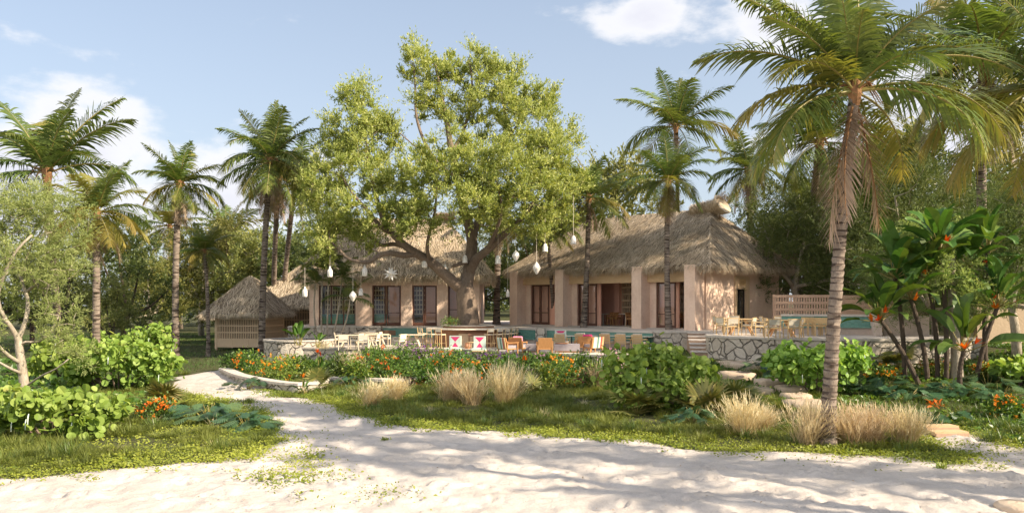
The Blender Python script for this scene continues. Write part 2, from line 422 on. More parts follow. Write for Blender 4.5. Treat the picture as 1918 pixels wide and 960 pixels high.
def make_world():
    w = bpy.data.worlds.new('World'); scene.world = w; w.use_nodes = True
    t = w.node_tree; t.nodes.clear()
    def n(typ, **kw):
        q = t.nodes.new(typ)
        for k, v in kw.items():
            if k.startswith('_'): setattr(q, k[1:], v); continue
            key = int(k[1:]) if k[0] == 'i' and k[1:].isdigit() else k
            if hasattr(v, 'is_output'): t.links.new(v, q.inputs[key])
            else: q.inputs[key].default_value = v
        return q
    def ma(op, a, b=0., clamp=False):
        q = n('ShaderNodeMath', _operation=op, i0=a, i1=b); q.use_clamp = clamp; return q.outputs[0]
    sky = n('ShaderNodeTexSky', _sky_type='NISHITA'); sky.sun_disc = False
    sky.sun_elevation = SUN_EL; sky.sun_rotation = math.atan2(SUN_AZ[0], SUN_AZ[1])
    sky.air_density = 1.0; sky.dust_density = 1.2; sky.ozone_density = 1.3
    tc = n('ShaderNodeTexCoord').outputs['Generated']
    sp = n('ShaderNodeSeparateXYZ', Vector=tc); x, y, z = sp.outputs
    hl = ma('SQRT', ma('ADD', ma('MULTIPLY', x, x), ma('MULTIPLY', y, y)))
    el = ma('DIVIDE', z, ma('MAXIMUM', hl, .05))
    az = n('ShaderNodeMath', _operation='ARCTAN2', i0=x, i1=y).outputs[0]
    vec = n('ShaderNodeCombineXYZ', X=az, Y=ma('MULTIPLY', el, 1.9), Z=.37).outputs[0]
    na = n('ShaderNodeTexNoise', Vector=vec, Scale=6.5, Detail=9., Roughness=.56).outputs['Fac']
    nb = n('ShaderNodeTexNoise', Vector=vec, Scale=2.2, Detail=3., Roughness=.5).outputs['Fac']
    def blob(a, e, sa, se):
        u = ma('DIVIDE', ma('SUBTRACT', az, a), sa); v = ma('DIVIDE', ma('SUBTRACT', el, e), se)
        return ma('SUBTRACT', 1., ma('SQRT', ma('ADD', ma('MULTIPLY', u, u), ma('MULTIPLY', v, v))), True)
    m = ma('MAXIMUM', ma('MULTIPLY', blob(-.56, .14, .3, .155), 1.15), ma('MULTIPLY', blob(-.36, .12, .24, .115), 1.0))
    m = ma('MAXIMUM', m, ma('MULTIPLY', blob(.33, .33, .2, .12), .85))
    m = ma('MAXIMUM', m, ma('MULTIPLY', blob(.16, .36, .1, .06), .72))
    m = ma('MAXIMUM', m, ma('MULTIPLY', blob(.46, .2, .3, .17), .95))
    m = ma('MAXIMUM', m, ma('MULTIPLY', blob(.12, .1, .2, .1), .6))
    rest = ma('MULTIPLY', ma('SUBTRACT', nb, .36), 2.6)      # bright cloud bank added out of view on the left as fill light
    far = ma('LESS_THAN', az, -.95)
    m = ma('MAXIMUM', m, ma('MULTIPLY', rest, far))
    den = ma('ADD', ma('MULTIPLY', m, .85), ma('SUBTRACT', ma('MULTIPLY', na, 1.9), 1.26))
    fac = n('ShaderNodeMapRange', Value=den); fac.inputs['From Min'].default_value = .0; fac.inputs['From Max'].default_value = .30; fac.interpolation_type = 'SMOOTHSTEP'
    fac = fac.outputs[0]
    shade = n('ShaderNodeMapRange', Value=den); shade.inputs['From Min'].default_value = .1; shade.inputs['From Max'].default_value = .65
    cc = n('ShaderNodeMix', _data_type='RGBA', i0=shade.outputs[0], i6=(5.0, 5.0, 5.1, 1), i7=(4.2, 4.2, 4.6, 1)).outputs[2]
    # thin milky veil towards the horizon
    veil = ma('MULTIPLY', ma('SUBTRACT', 1., ma('DIVIDE', el, .62), True), .5)
    pale = n('ShaderNodeMix', _data_type='RGBA', i0=ma('ADD', veil, .26), i6=sky.outputs[0], i7=(3.1, 3.35, 3.7, 1)).outputs[2]
    c = n('ShaderNodeMix', _data_type='RGBA', i0=ma('MULTIPLY', fac, .92), i6=pale, i7=cc).outputs[2]
    gl = n('ShaderNodeMix', _data_type='RGBA', i0=ma('MULTIPLY', far, ma('MULTIPLY', fac, .92)), i6=c, i7=(17.5, 16.2, 14.8, 1)).outputs[2]  # the added fill bank is pushed far brighter than the visible clouds
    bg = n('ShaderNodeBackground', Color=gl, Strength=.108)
    out = n('ShaderNodeOutputWorld'); t.links.new(bg.outputs[0], out.inputs[0])
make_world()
vs = scene.view_settings
vs.view_transform = 'Standard'; vs.look = 'None'; vs.gamma = 1; vs.exposure = .98; vs.use_curve_mapping = False
cy = scene.cycles
cy.max_bounces = 7; cy.diffuse_bounces = 4; cy.glossy_bounces = 3; cy.transmission_bounces = 6; cy.transparent_max_bounces = 12
cy.caustics_reflective = False; cy.caustics_refractive = False; cy.sample_clamp_indirect = 6
try: cy.use_denoising = True
except Exception: pass

# ------------------------------------------------------------------ ground
SAND_PX = [(440, 698), (385, 703), (335, 712), (322, 722), (350, 736), (420, 750), (480, 770), (508, 793), (535, 822), (490, 850), (350, 868), (200, 884), (0, 896)]
SAND_PX2 = [(1918, 838), (1830, 818), (1790, 802), (1725, 800), (1745, 822), (1835, 852), (1790, 866), (1650, 856), (1550, 847), (1450, 848), (1300, 842), (1200, 826), (1000, 812), (800, 802), (700, 787), (640, 772), (600, 752), (520, 740), (470, 726), (445, 712)]
SAND = np.array([gp(*p)[:2] for p in SAND_PX] + [(-30, 13), (-60, 14), (-60, -60), (60, -60), (60, 21), (30, 21)] + [gp(*p)[:2] for p in SAND_PX2])

def poly_sd(x, y, P):
    """signed distance to a polygon, positive inside"""
    x = np.asarray(x, float); y = np.asarray(y, float)
    d = np.full(x.shape, 1e9); ins = np.zeros(x.shape, bool)
    for (ax, ay), (bx_, by_) in zip(P, np.roll(P, -1, 0)):
        ex, ey = bx_ - ax, by_ - ay
        t = np.clip(((x - ax) * ex + (y - ay) * ey) / (ex * ex + ey * ey + 1e-12), 0, 1)
        d = np.minimum(d, (x - ax - t * ex) ** 2 + (y - ay - t * ey) ** 2)
        c = ((ay > y) != (by_ > y)) & (x < (bx_ - ax) * (y - ay) / (by_ - ay + 1e-12) + ax)
        ins ^= c
    d = np.sqrt(d)
    return np.where(ins, d, -d)

def sand_sd(x, y): return poly_sd(x, y, SAND) + (fbm(x * .9, y * .9, 3, 5) - .5) * 1.1

def axis(lo, hi, st, far):
    a = list(np.arange(lo, hi, st)); s = st; v = a[-1]
    while v < far[1]: s *= 1.18; v += s; a.append(v)
    s = st; v = lo
    while v > far[0]: s *= 1.18; v -= s; a.insert(0, v)
    return np.array(a)
gxs = axis(-14, 15, .075, (-420, 420)); gys = axis(9, 34, .075, (-80, 620))
GX, GY = np.meshgrid(gxs, gys)
sdist = sand_sd(GX, GY)
inside = sstep(-.4, .8, sdist)
bumpy = (fbm(GX * 1.1, GY * 1.5, 4, 3) - .5) * .16 + (fbm(GX * 3.3, GY * 3.3, 3, 9) - .5) * .08
rg = np.random.default_rng(11)
dent = np.zeros_like(GX)
for k in range(900):                                      # footprints and scuffs trodden into the sand
    cx, cy_ = rg.uniform(-11, 14), rg.uniform(9.5, 27)
    a = rg.uniform(0, math.pi); lx, ly = rg.uniform(.10, .24), rg.uniform(.06, .13); dd = rg.uniform(.03, .085)
    ix = np.searchsorted(gxs, [cx - .8, cx + .8]); iy = np.searchsorted(gys, [cy_ - .8, cy_ + .8])
    sx = GX[iy[0]:iy[1], ix[0]:ix[1]] - cx; sy = GY[iy[0]:iy[1], ix[0]:ix[1]] - cy_
    u = (sx * math.cos(a) + sy * math.sin(a)) / lx; v = (-sx * math.sin(a) + sy * math.cos(a)) / ly
    q = u * u + v * v
    dent[iy[0]:iy[1], ix[0]:ix[1]] += -dd * np.exp(-q * 1.3) + dd * .55 * np.exp(-(np.sqrt(q) - 1.5) ** 2 * 3)
GZ = ground_h(GX, GY) + (bumpy + dent) * inside + (fbm(GX * .5, GY * .5, 3, 21) - .45) * .22 * (1 - inside) * sstep(-.3, -2.5, sdist) * (GY < 60)
g = MB(); ny, nx = GX.shape
ii, jj = np.meshgrid(np.arange(ny - 1), np.arange(nx - 1), indexing='ij')
q = np.stack([ii * nx + jj, ii * nx + jj + 1, (ii + 1) * nx + jj + 1, (ii + 1) * nx + jj], -1).reshape(-1, 4)
g.add(np.stack([GX, GY, GZ], -1).reshape(-1, 3), q, sstep(.12, -.25, sdist).ravel())
def sand_mat():
    m = N('sand_and_soil'); p = m.pos()
    f = m.noise(p, 1.3, 5); fine = m.noise(p, 26, 5, .7); mid = m.noise(p, 5.5, 5, .6)
    c = m.ramp(m.math('ADD', m.math('MULTIPLY', f, .55), m.math('MULTIPLY', fine, .45)), [(.35, (.41, .365, .32)), (.65, (.58, .525, .47))])
    s = m.ramp(mid, [(.3, (.035, .045, .015)), (.7, (.10, .095, .045))])
    vg = m.math('ADD', m.attr('rnd'), m.math('MULTIPLY', m.math('SUBTRACT', mid, .5), .9))
    col = m.mix(m.ramp(vg, [(.4, (0, 0, 0)), (.62, (1, 1, 1))]), c, s)
    h = m.math('ADD', m.math('MULTIPLY', mid, .7), m.math('MULTIPLY', fine, .25))
    return m.end(m.pbr(col, .95, m.bump(h, .8, .07), .12))
tag(g.build('ground', sand_mat(), smooth=True), kind='structure')

def prism(poly, z0, z1, mb=None, mi=0):
    mb = mb or MB(); n = len(poly)
    v = [(x, y, z0) for x, y in poly] + [(x, y, z1) for x, y in poly]
    mb.add(v, [tuple(range(n - 1, -1, -1)), tuple(range(n, 2 * n))] + [(i, (i + 1) % n, n + (i + 1) % n, n + i) for i in range(n)], .5, mi)
    return mb

Z_UP, Z_LOW = 2.05, 1.05
LOW_EDGE = [(-14.3, 45.9), (-12.2, 45.1), (-9.6, 44.6), (-5.8, 43.7), (-2.3, 43.0), (-.25, 41.5), (1.9, 40.0), (4.4, 38.4), (7.0, 37.3), (8.45, 37.0)]
lower_poly = LOW_EDGE + [(8.45, 43.2), (-.45, 49.6), (-3, 51.0), (-14.3, 51.0)]
tag(prism(lower_poly, -.3, Z_LOW).build('lower_terrace_floor', M['pave']), kind='structure')
UP_EDGE = [(-14.2, 50.7), (-13.1, 50.72), (-8.3, 50.72), (-4.2, 50.0), (-.45, 48.2), (7.5, 42.0), (9.05, 41.75), (10.35, 41.5), (9.95, 38.5), (9.45, 36.75), (12.05, 34.6), (14.4, 33.6), (17.6, 33.6), (19.7, 34.1), (19.9, 41)]
upper_poly = UP_EDGE + [(21.5, 50), (22, 66), (-14.2, 66)]
tag(prism(upper_poly, -.31, Z_UP).build('upper_terrace_floor', M['pave']), kind='structure')

def offset_path(P, d):
    P = np.array(P, float); t = np.gradient(P, axis=0); t /= np.linalg.norm(t, axis=1)[:, None]
    return P + np.stack([t[:, 1], -t[:, 0]], 1) * d

def path_wall(P, z0, z1, th, mb=None, out=.0, mi=0):
    """a wall following a ground path, its outer face on the right of the path"""
    P = np.array(P, float); mb = mb or MB()
    a, b = offset_path(P, out + th), offset_path(P, out)
    n = len(P); z0 = np.broadcast_to(z0, n); z1 = np.broadcast_to(z1, n)
    v = np.concatenate([np.c_[a, z0], np.c_[a, z1], np.c_[b, z1], np.c_[b, z0]])
    f = [(k * n + i, k * n + i + 1, ((k + 1) % 4) * n + i + 1, ((k + 1) % 4) * n + i) for k in range(4) for i in range(n - 1)]
    f += [(0, n, 2 * n, 3 * n), (n - 1, 4 * n - 1, 3 * n - 1, 2 * n - 1)]
    mb.add(v, f, .5, mi); return mb

def densify(P, st=.5):
    P = np.array(P, float); out = [P[0]]
    # Catmull-Rom through the points
    Q = np.vstack([2 * P[0] - P[1], P, 2 * P[-1] - P[-2]])
    for i in range(len(P) - 1):
        k = max(2, int(np.linalg.norm(P[i + 1] - P[i]) / st))
        for t in np.linspace(0, 1, k + 1)[1:]:
            p0, p1, p2, p3 = Q[i], Q[i + 1], Q[i + 2], Q[i + 3]
            out.append(.5 * (2 * p1 + (p2 - p0) * t + (2 * p0 - 5 * p1 + 4 * p2 - p3) * t * t + (3 * p1 - p0 - 3 * p2 + p3) * t ** 3))
    return np.array(out)

def stone_wall(name, label, P, z0, z1, th=.42, capover=.05, cap=.09, out=.003, smooth=True):
    P2 = densify(P) if smooth else np.array(P, float)
    c = P2.mean(0); o = thing(name, label, 'wall', (c[0], c[1], z0))
    L = P2 - c
    path_wall(L, 0, z1 - z0 - cap, th, out=out).build('stonework', M['stone'], o)
    path_wall(L, z1 - z0 - cap + .002, z1 - z0 + .015, th + 2 * capover, out=out - capover).build('coping', M['stone_cap'], o)
    return o
stone_wall('stone_terrace_wall', 'long curved rubble stone wall holding the lower dining terrace above the flower bed', LOW_EDGE[1:], -.3, Z_LOW + .01)
stone_wall('stone_terrace_wall', 'rubble stone wall under the upper dining terrace right of the stone stairs', [(9.95, 38.5), (9.45, 36.75), (10.4, 35.7), (12.05, 34.6), (14.4, 33.6), (17.6, 33.6), (20.0, 34.05)], .3, Z_UP + .012)
stone_wall('stone_retaining_wall', 'stone retaining wall between the green tiled bench and the stairs', [(7.5, 42.0), (9.05, 41.75), (10.25, 41.5)], .8, Z_UP + .012, .3, smooth=False)
stone_wall('stone_retaining_wall', 'low pale retaining wall under the windows of the left pavilion', [(-14.2, 50.72), (-8.3, 50.72)], .8, Z_UP + .012, .25, smooth=False)
stone_wall('stone_kerb_wall', 'knee high pale stone edging along the flower bed beside the sand path', [gp(428, 700, .1)[:2], gp(470, 716, .1)[:2], gp(560, 730, .1)[:2], gp(605, 720, .1)[:2], gp(650, 719, .1)[:2], gp(745, 722, .1)[:2], gp(800, 716, .1)[:2]], -.1, .40, .4)

# round raised planter at the left end of the lower terrace
pc = np.array([-12.35, 46.5])
pl = thing('round_stone_planter', 'round raised stone planter at the left end of the lower terrace', 'planter', (pc[0], pc[1], .0))
ring = np.array([(math.cos(a), math.sin(a)) for a in np.linspace(0, 2 * math.pi, 49)]) * 1.75
path_wall(ring, -.1, 1.36, .3, out=0).build('stonework', M['stone'], pl)
path_wall(ring, 1.362, 1.45, .4, out=-.05).build('coping', M['stone_cap'], pl)
MB().lathe([(1.74, 1.25), (1.0, 1.36), (.01, 1.40)], 32).build('soil', M['soil'], pl)

# stairs
st = thing('stone_stairs', 'flight of pale stone steps between the two rubble walls', 'stairs', (9.35, 39.2, 0))
for k in range(6):
    f = (k + .5) / 6
    mb = MB(); c = np.array([8.95 + .8 * f - 9.35, 36.95 + 4.5 * f - 39.2])
    top = Z_LOW + .12 + (Z_UP - Z_LOW - .12) * (k + 1) / 6 - .004
    mb.box((c[0], c[1], top / 2 - .035), (1.25, .78, top - .07), -.17); mb.box((c[0], c[1] - .03, top - .034), (1.29, .84, .065), -.17, 1); mb.build('step', [M['fencewood'], M['pave']], st)

# ------------------------------------------------------------------ thatch
def thatch_slope(mb, P, dens, rng, L=(.35, .7), W=(.018, .04), lift=.06):
    """straw laid down a roof face; P is a quad or triangle, eave edge first (P0->P1), then the top"""
    P = np.array(P, float)
    if len(P) == 3: P = np.vstack([P, P[2]])
    nrm = np.cross(P[1] - P[0], P[3] - P[0]); nrm /= np.linalg.norm(nrm)
    if nrm[2] < 0: nrm = -nrm
    e = (P[1] - P[0]) / np.linalg.norm(P[1] - P[0]); up = np.cross(nrm, e)
    if up[2] < 0: up = -up
    area = .5 * (np.linalg.norm(P[1] - P[0]) + np.linalg.norm(P[2] - P[3])) * abs(np.dot(P[3] - P[0], up))
    n = int(area * dens)
    u, v = rng.random(n), rng.random(n)
    wtop = np.linalg.norm(P[2] - P[3]) / np.linalg.norm(P[1] - P[0])
    keep = rng.random(n) < 1 - v * (1 - wtop) * .9
    u, v = u[keep], v[keep]; n = len(u)
    b = (P[0] + (P[1] - P[0]) * u[:, None]) * (1 - v)[:, None] + (P[3] + (P[2] - P[3]) * u[:, None]) * v[:, None]
    clump = vnoise(b @ e * 2.2, b @ up * 2.8, 3)
    d = -up + e * (rng.normal(size=(n, 1)) * .24 + ((clump - .5) * .6)[:, None]) + nrm * (rng.normal(size=(n, 1)) * .10 + .12)
    mb.blades(b + nrm * rng.uniform(.0, lift, (n, 1)), d, rng.uniform(*L, n), rng.uniform(*W, n), rng.uniform(0, .15, n), 2, np.clip(rng.random(n) * .8 + (clump - .5) * .5 + .1, 0, 1), side=np.cross(d, nrm))

def thatch_eave(mb, a, b, out, rng, dens=260, L=(.35, .75), th=.35, k_=1):
    a, b, out = [np.array(q, float) for q in (a, b, out)]
    n = int(np.linalg.norm(b - a) * dens); L = (L[0] * k_, L[1] * k_); th *= k_
    u = rng.random((n, 1)); k = rng.random((n, 1))
    p = a + (b - a) * u - np.array([0, 0, 1]) * k * th - out * k * .25 + out * rng.normal(size=(n, 1)) * .05
    e = (b - a) / np.linalg.norm(b - a)
    cl = vnoise(u[:, 0] * np.linalg.norm(b - a) * 3, k[:, 0] * 2, 8)
    d = out * rng.uniform(.25, .75, (n, 1)) + np.array([0, 0, -1.]) * rng.uniform(.6, 1, (n, 1)) + e * (rng.normal(size=(n, 1)) * .22 + (cl[:, None] - .5) * .5)
    mb.blades(p, d, rng.uniform(*L, n) * (.7 + .5 * cl), rng.uniform(.014, .032, n), rng.uniform(.05, .3, n), 2, np.clip(rng.random(n) * .8 + (cl - .5) * .5 + .1, 0, 1))

def hip_roof(parent, x0, x1, y0, y1, ze, ra, rb, zr, rng, dens=150, th=.32, mat='straw', ek=1):
    """ra, rb: the ridge ends (x, y)"""
    A, B, C_, D = [np.array(q) for q in ((x0, y0, ze), (x1, y0, ze), (x1, y1, ze), (x0, y1, ze))]
    E, F = np.array((*ra, zr)), np.array((*rb, zr))
    body = MB()
    dn = np.array([0, 0, -th]); inn = lambda p: p + dn + (np.array([(x0 + x1) / 2, (y0 + y1) / 2, ze]) - p) * np.array([.03, .05, 0])
    v = [A, B, C_, D, E, F] + [inn(A), inn(B), inn(C_), inn(D), E + dn * 1.5, F + dn * 1.5]
    body.add(v, [(0, 1, 5, 4), (1, 2, 5), (2, 3, 4, 5), (3, 0, 4), (7, 6, 10, 11), (8, 7, 11), (9, 8, 11, 10), (6, 9, 10), (0, 6, 7, 1), (1, 7, 8, 2), (2, 8, 9, 3), (3, 9, 6, 0)])
    roof = body.build('roof', M['thatchbase'], parent)
    s = MB()
    for quad in ((A, B, F, E), (B, C_, F), (C_, D, E, F), (D, A, E)): thatch_slope(s, quad, dens, rng)
    for a, b, o in ((A, B, (0, -1, 0)), (B, C_, (1, 0, 0)), (C_, D, (0, 1, 0)), (D, A, (-1, 0, 0))): thatch_eave(s, a, b, o, rng, k_=ek)
    # rolled straw along the hips and the ridge
    for a, b in ((A, E), (B, F), (C_, F), (D, E), (E, F)):
        L = np.linalg.norm(b - a)
        if L < .2: continue
        n = int(L * 130); u = rng.random((n, 1)); p = a + (b - a) * u
        d = np.stack([rng.normal(size=n), rng.normal(size=n), np.full(n, -.55)], 1)
        cc = np.array([(x0 + x1) / 2, (y0 + y1) / 2, 0]); out = p * np.array([1, 1, 0]) - cc
        d += .8 * out / (np.linalg.norm(out, axis=1)[:, None] + 1e-6)
        s.blades(p + np.array([0, 0, .05]), d, rng.uniform(.3, .6, n), rng.uniform(.02, .04, n), .25, 2)
    s.build('straw_cover', M[mat], roof)
    return roof

def ridge_cap(parent, a, b, rng, r=.34, flare=0.0):
    a, b = np.array(a, float), np.array(b, float); e = (b - a) / np.linalg.norm(b - a)
    mb = MB(); n = 14
    t = np.linspace(0, 1, n)[:, None]; p = a + (b - a) * t
    rad = r * (1 + flare * np.clip((t[:, 0] - .75) / .25, 0, 1) ** 1.5)
    p = p + np.array([0, 0, 1]) * (np.clip((t - .7) / .3, 0, 1) ** 2) * flare * .35
    mb.tube(p, rad, 10)
    m = int(np.linalg.norm(b - a) * 900)
    u = rng.random((m, 1)); idx = u[:, 0] * (n - 1); c = np.stack([np.interp(idx, np.arange(n), p[:, k]) for k in range(3)], 1)
    rr = np.interp(idx, np.arange(n), rad); ang = rng.uniform(0, 2 * math.pi, m)
    sidev = np.cross(e, [0, 0, 1.]); o = np.cos(ang)[:, None] * sidev + np.sin(ang)[:, None] * np.array([0, 0, 1.])
    d = np.cross(np.broadcast_to(e, o.shape), o) * np.sign(np.cos(ang))[:, None] * -1
    d = d + o * .25 + e * rng.normal(size=(m, 1)) * .3 + e * (np.clip((u - .7) / .3, 0, 1) * 1.2 if flare else 0)
    mb.blades(c + o * (rr[:, None] * .98), d, rng.uniform(.3, .7, m), rng.uniform(.02, .045, m), .3, 2)
    return mb.build('ridge_cap', M['straw'], parent)

def framed_door(parent, x0, x1, z0, z1, y, leaves=1, rail=.8, rz=0, th=.06, handle=True):
    """glazed timber leaves side by side; each leaf is a part, its pane and handle sub-parts"""
    w = (x1 - x0) / leaves
    for k in range(leaves):
        a, b = x0 + k * w, x0 + (k + 1) * w - .012
        mb = MB(); f = .085
        mb.bx(a, a + f, y - th / 2, y + th / 2, z0, z1); mb.bx(b - f, b, y - th / 2, y + th / 2, z0, z1)
        mb.bx(a + f, b - f, y - th / 2, y + th / 2, z1 - f, z1); mb.bx(a + f, b - f, y - th / 2, y + th / 2, z0, z0 + .2)
        if rail: mb.bx(a + f, b - f, y - th / 2, y + th / 2, z0 + rail, z0 + rail + .05)
        d = mb.build('door', M['darkwood'], parent)
        MB().bx(a + f, b - f, y - .006, y + .006, z0 + .2, z1 - f).build('pane', M['glass'], d)
        if handle: MB().tube([(b - .05, y - th / 2 - .05, z0 + 1.0), (b - .05, y - th / 2 - .05, z0 + 1.18)], .012, 6).build('handle', M['black'], d)

def lattice(x0, x1, y, z0, z1, nx, nz, bar=.05, th=.06):
    mb = MB()
    for x in np.linspace(x0, x1, nx + 1): mb.bx(x - bar / 2, x + bar / 2, y - th / 2, y + th / 2, z0, z1)
    for z in np.linspace(z0, z1, nz + 1): mb.bx(x0, x1, y - th / 2 - .004, y + th / 2 + .004, z - bar * .8, z + bar * .8)
    return mb

# ------------------------------------------------------------------ the right pavilion, turned 45 degrees
rr = np.random.default_rng(3)
PR = thing('thatched_pavilion', 'large open thatched pavilion with square rose plaster columns right of the big tree', 'pavilion', (.2, 53.8, Z_UP), R(-45.2))
colx = [.34, 4.42, 10.42, 13.98]
floor = MB().bx(0, 14.3, .0, 9.2, .003, .06).build('floor', M['pave'], PR)
w = MB()
w.bx(0, 14.3, 8.9, 9.2, .06, 3.5); w.bx(0, .3, .6, 8.9, .06, 3.5)                 # back, far end
w.bx(14.0, 14.3, .66, 3.75, 0, 3.5); w.bx(14.0, 14.3, 5.35, 9.2 - .3, 0, 3.5); w.bx(14.0, 14.3, 3.75, 5.35, 2.75, 3.5)   # door end
for x in colx[:3]: w.bx(x + .33, x + .78, .35, .6, .06, 3.5)
w.build('wall', M['plaster'], PR)
for x in colx: MB().bx(x - .34, x + .34, -.5, .45, -.002, 3.58).build('column', M['plaster'], PR)
for q in ((.32, 9.3, 8.6, 8.88, .06, 3.4), (.32, .5, .62, 8.6, .06, 3.4), (5.6, 5.75, 5.2, 8.6, .06, 3.4), (2.6, 6.5, 3.2, 3.35, .06, 2.9), (1.1, 2.7, .72, .8, .06, 2.68), (5.2, 6.8, .72, .8, .06, 2.68), (11.15, 12.52, .72, .8, .06, 2.68), (6.3, 6.7, 2.7, 3.19, .06, 3.2), (2.78, 4.0, .5, .58, .06, 2.68)):
    MB().bx(*q).build('interior_wall', M['plaster_in'], PR)
MB().bx(9.0, 13.98, 3.2, 3.4, .95, 3.3).build('brick_wall', M['brick_in'], PR)
MB().bx(9.0, 13.98, 3.05, 3.19, .75, 1.0).build('timber_rail', M['beam'], PR); MB().bx(9.0, 13.98, 3.08, 3.19, 2.75, 3.0).build('timber_rail', M['beam'], PR)
b = MB()
for a, c in ((colx[0] + .34, colx[1] - .34), (colx[1] + .34, colx[2] - .34), (colx[2] + .34, colx[3] - .34)): b.bx(a, c, .1, .34, 2.68, 3.35)
b.build('beam', M['beam'], PR)
mb = lattice(6.75, 8.7, 3.0, .8, 2.9, 13, 5, .07); mb.build('lattice_screen', M['tanpanel'], PR)
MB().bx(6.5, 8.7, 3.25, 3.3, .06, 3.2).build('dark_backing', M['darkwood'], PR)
framed_door(PR, 1.2, 2.75, .02, 2.66, .42, 2)
framed_door(PR, 5.25, 6.75, .02, 2.66, .42, 2)
framed_door(PR, 11.2, 12.5, .02, 2.66, .42, 2)
# end wall doorway: honey reveal, black glazed door, slatted vent above it
dr = MB(); dr.bx(14.05, 14.36, 3.7, 3.95, 0, 3.05); dr.bx(14.05, 14.36, 5.15, 5.4, 0, 3.05); dr.bx(14.05, 14.36, 3.95, 5.15, 2.3, 3.05)
dr.build('door_surround', M['tanpanel'], PR)
dd = MB(); dd.bx(14.1, 14.16, 3.95, 4.02, 0, 2.3); dd.bx(14.1, 14.16, 5.08, 5.15, 0, 2.3); dd.bx(14.1, 14.16, 4.5, 4.6, 0, 2.3); dd.bx(14.1, 14.16, 4.02, 5.08, 2.22, 2.3)
dq = dd.build('entrance_door', M['black'], PR)
MB().bx(14.12, 14.14, 4.02, 5.08, 0.03, 2.22).build('pane', M['glass'], dq); MB().tube([(14.2, 4.62, 1), (14.2, 4.62, 1.3)], .012, 6).build('handle', M['black'], dq)
vt = MB(); vt.bx(14.36, 14.39, 4.2, 4.9, 2.52, 2.57); vt.bx(14.36, 14.39, 4.2, 4.9, 2.83, 2.88)
for y in np.linspace(4.22, 4.88, 7): vt.bx(14.363, 14.385, y - .025, y + .025, 2.57, 2.83)
vt.build('slatted_vent', M['lightwood'], PR)
zr = 7.2
RF = hip_roof(PR, -.75, 15.1, -.32, 9.9, 3.62, (2.6, 4.7), (12.1, 4.7), zr, rr, 190, ek=.62)
ridge_cap(RF, (10.9, 4.7, zr - .22), (12.95, 4.7, zr + .05), rr, .46, .55)

# ------------------------------------------------------------------ the left pavilion
PL = thing('thatched_pavilion', 'thatched pavilion with glazed dark timber doors behind the big tree and bar', 'pavilion', (-13.06, 51.4, Z_UP))
w = MB()
piers = [(0, .6), (2.97, 4.03), (5.9, 6.62), (8.22, 8.92), (10.35, 10.95)]
for a, c in piers: w.bx(a, c, -.05, .55, -.002, 2.9)
w.bx(0, 10.95, .04, .5, 2.62, 2.9 - .002); w.bx(0, .3, .55, 8.4, 0, 2.9); w.bx(10.65, 10.95, .55, 8.4, 0, 2.9); w.bx(0, 10.95, 8.4, 8.7, 0, 2.9)
w.build('wall', M['plaster'], PL)
MB().bx(.3, 10.65, .55, 8.4, .003, .05).build('floor', M['pave'], PL)
for q in ((.32, 10.63, 8.1, 8.38, .05, 2.9), (5.0, 6.6, .9, 1.05, .05, 2.7), (7.4, 8.9, .9, 1.05, .05, 2.7), (9.0, 10.3, .9, 1.05, .05, 2.7)):
    MB().bx(*q).build('interior_wall', M['plaster_in'], PL)
for a, c in ((3.6, 4.98), (6.62, 7.38), (.8, 2.9)): lattice(a, c, .9, .75, 2.6, int((c - a) / .16), 6, .05).build('lattice_screen', M['tanpanel'], PL)
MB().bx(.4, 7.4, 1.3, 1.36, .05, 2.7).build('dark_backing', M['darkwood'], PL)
MB().bx(.62, 4.9, .6, .84, .05, .75).build('green_counter', M['tile'], PL)
# window with three lights over its sill
wf = MB()
for x in (.6, 1.35, 2.15, 2.9): wf.bx(x - .001, x + .07, .05, .15, .06, 2.6)
wf.bx(.67, 2.9, .05, .15, 2.53, 2.6); wf.bx(.67, 2.9, .05, .15, .06, .13)
wo = wf.build('window', M['darkwood'], PL); MB().bx(.67, 2.9, .095, .105, .13, 2.53).build('pane', M['glass'], wo); MB().bx(.6, 2.97, -.12, .2, .0, .055).build('sill', M['stone_cap'], wo)
framed_door(PL, 4.05, 4.9, .02, 2.6, .2, 1, 0); framed_door(PL, 4.95, 5.86, .02, 2.6, .2, 1); framed_door(PL, 6.64, 7.4, .02, 2.6, .2, 1, 0); framed_door(PL, 7.42, 8.2, .02, 2.6, .2, 1)
framed_door(PL, 8.94, 10.33, .02, 2.6, .2, 2, 1.0)
RF = hip_roof(PL, -.8, 11.85, -.75, 9.2, 3.25, (2.0, 4.3), (8.3, 4.3), 7.35, rr, 170, ek=.7)
ridge_cap(RF, (7.6, 4.3, 7.35), (9.0, 4.3, 7.4), rr, .2, .5)
MB().bx(-8.35 + 13.06, -6.8 + 13.06, -.95, -.72, -.78, -.25).build('timber_hatch', M['brownpanel'], PL)

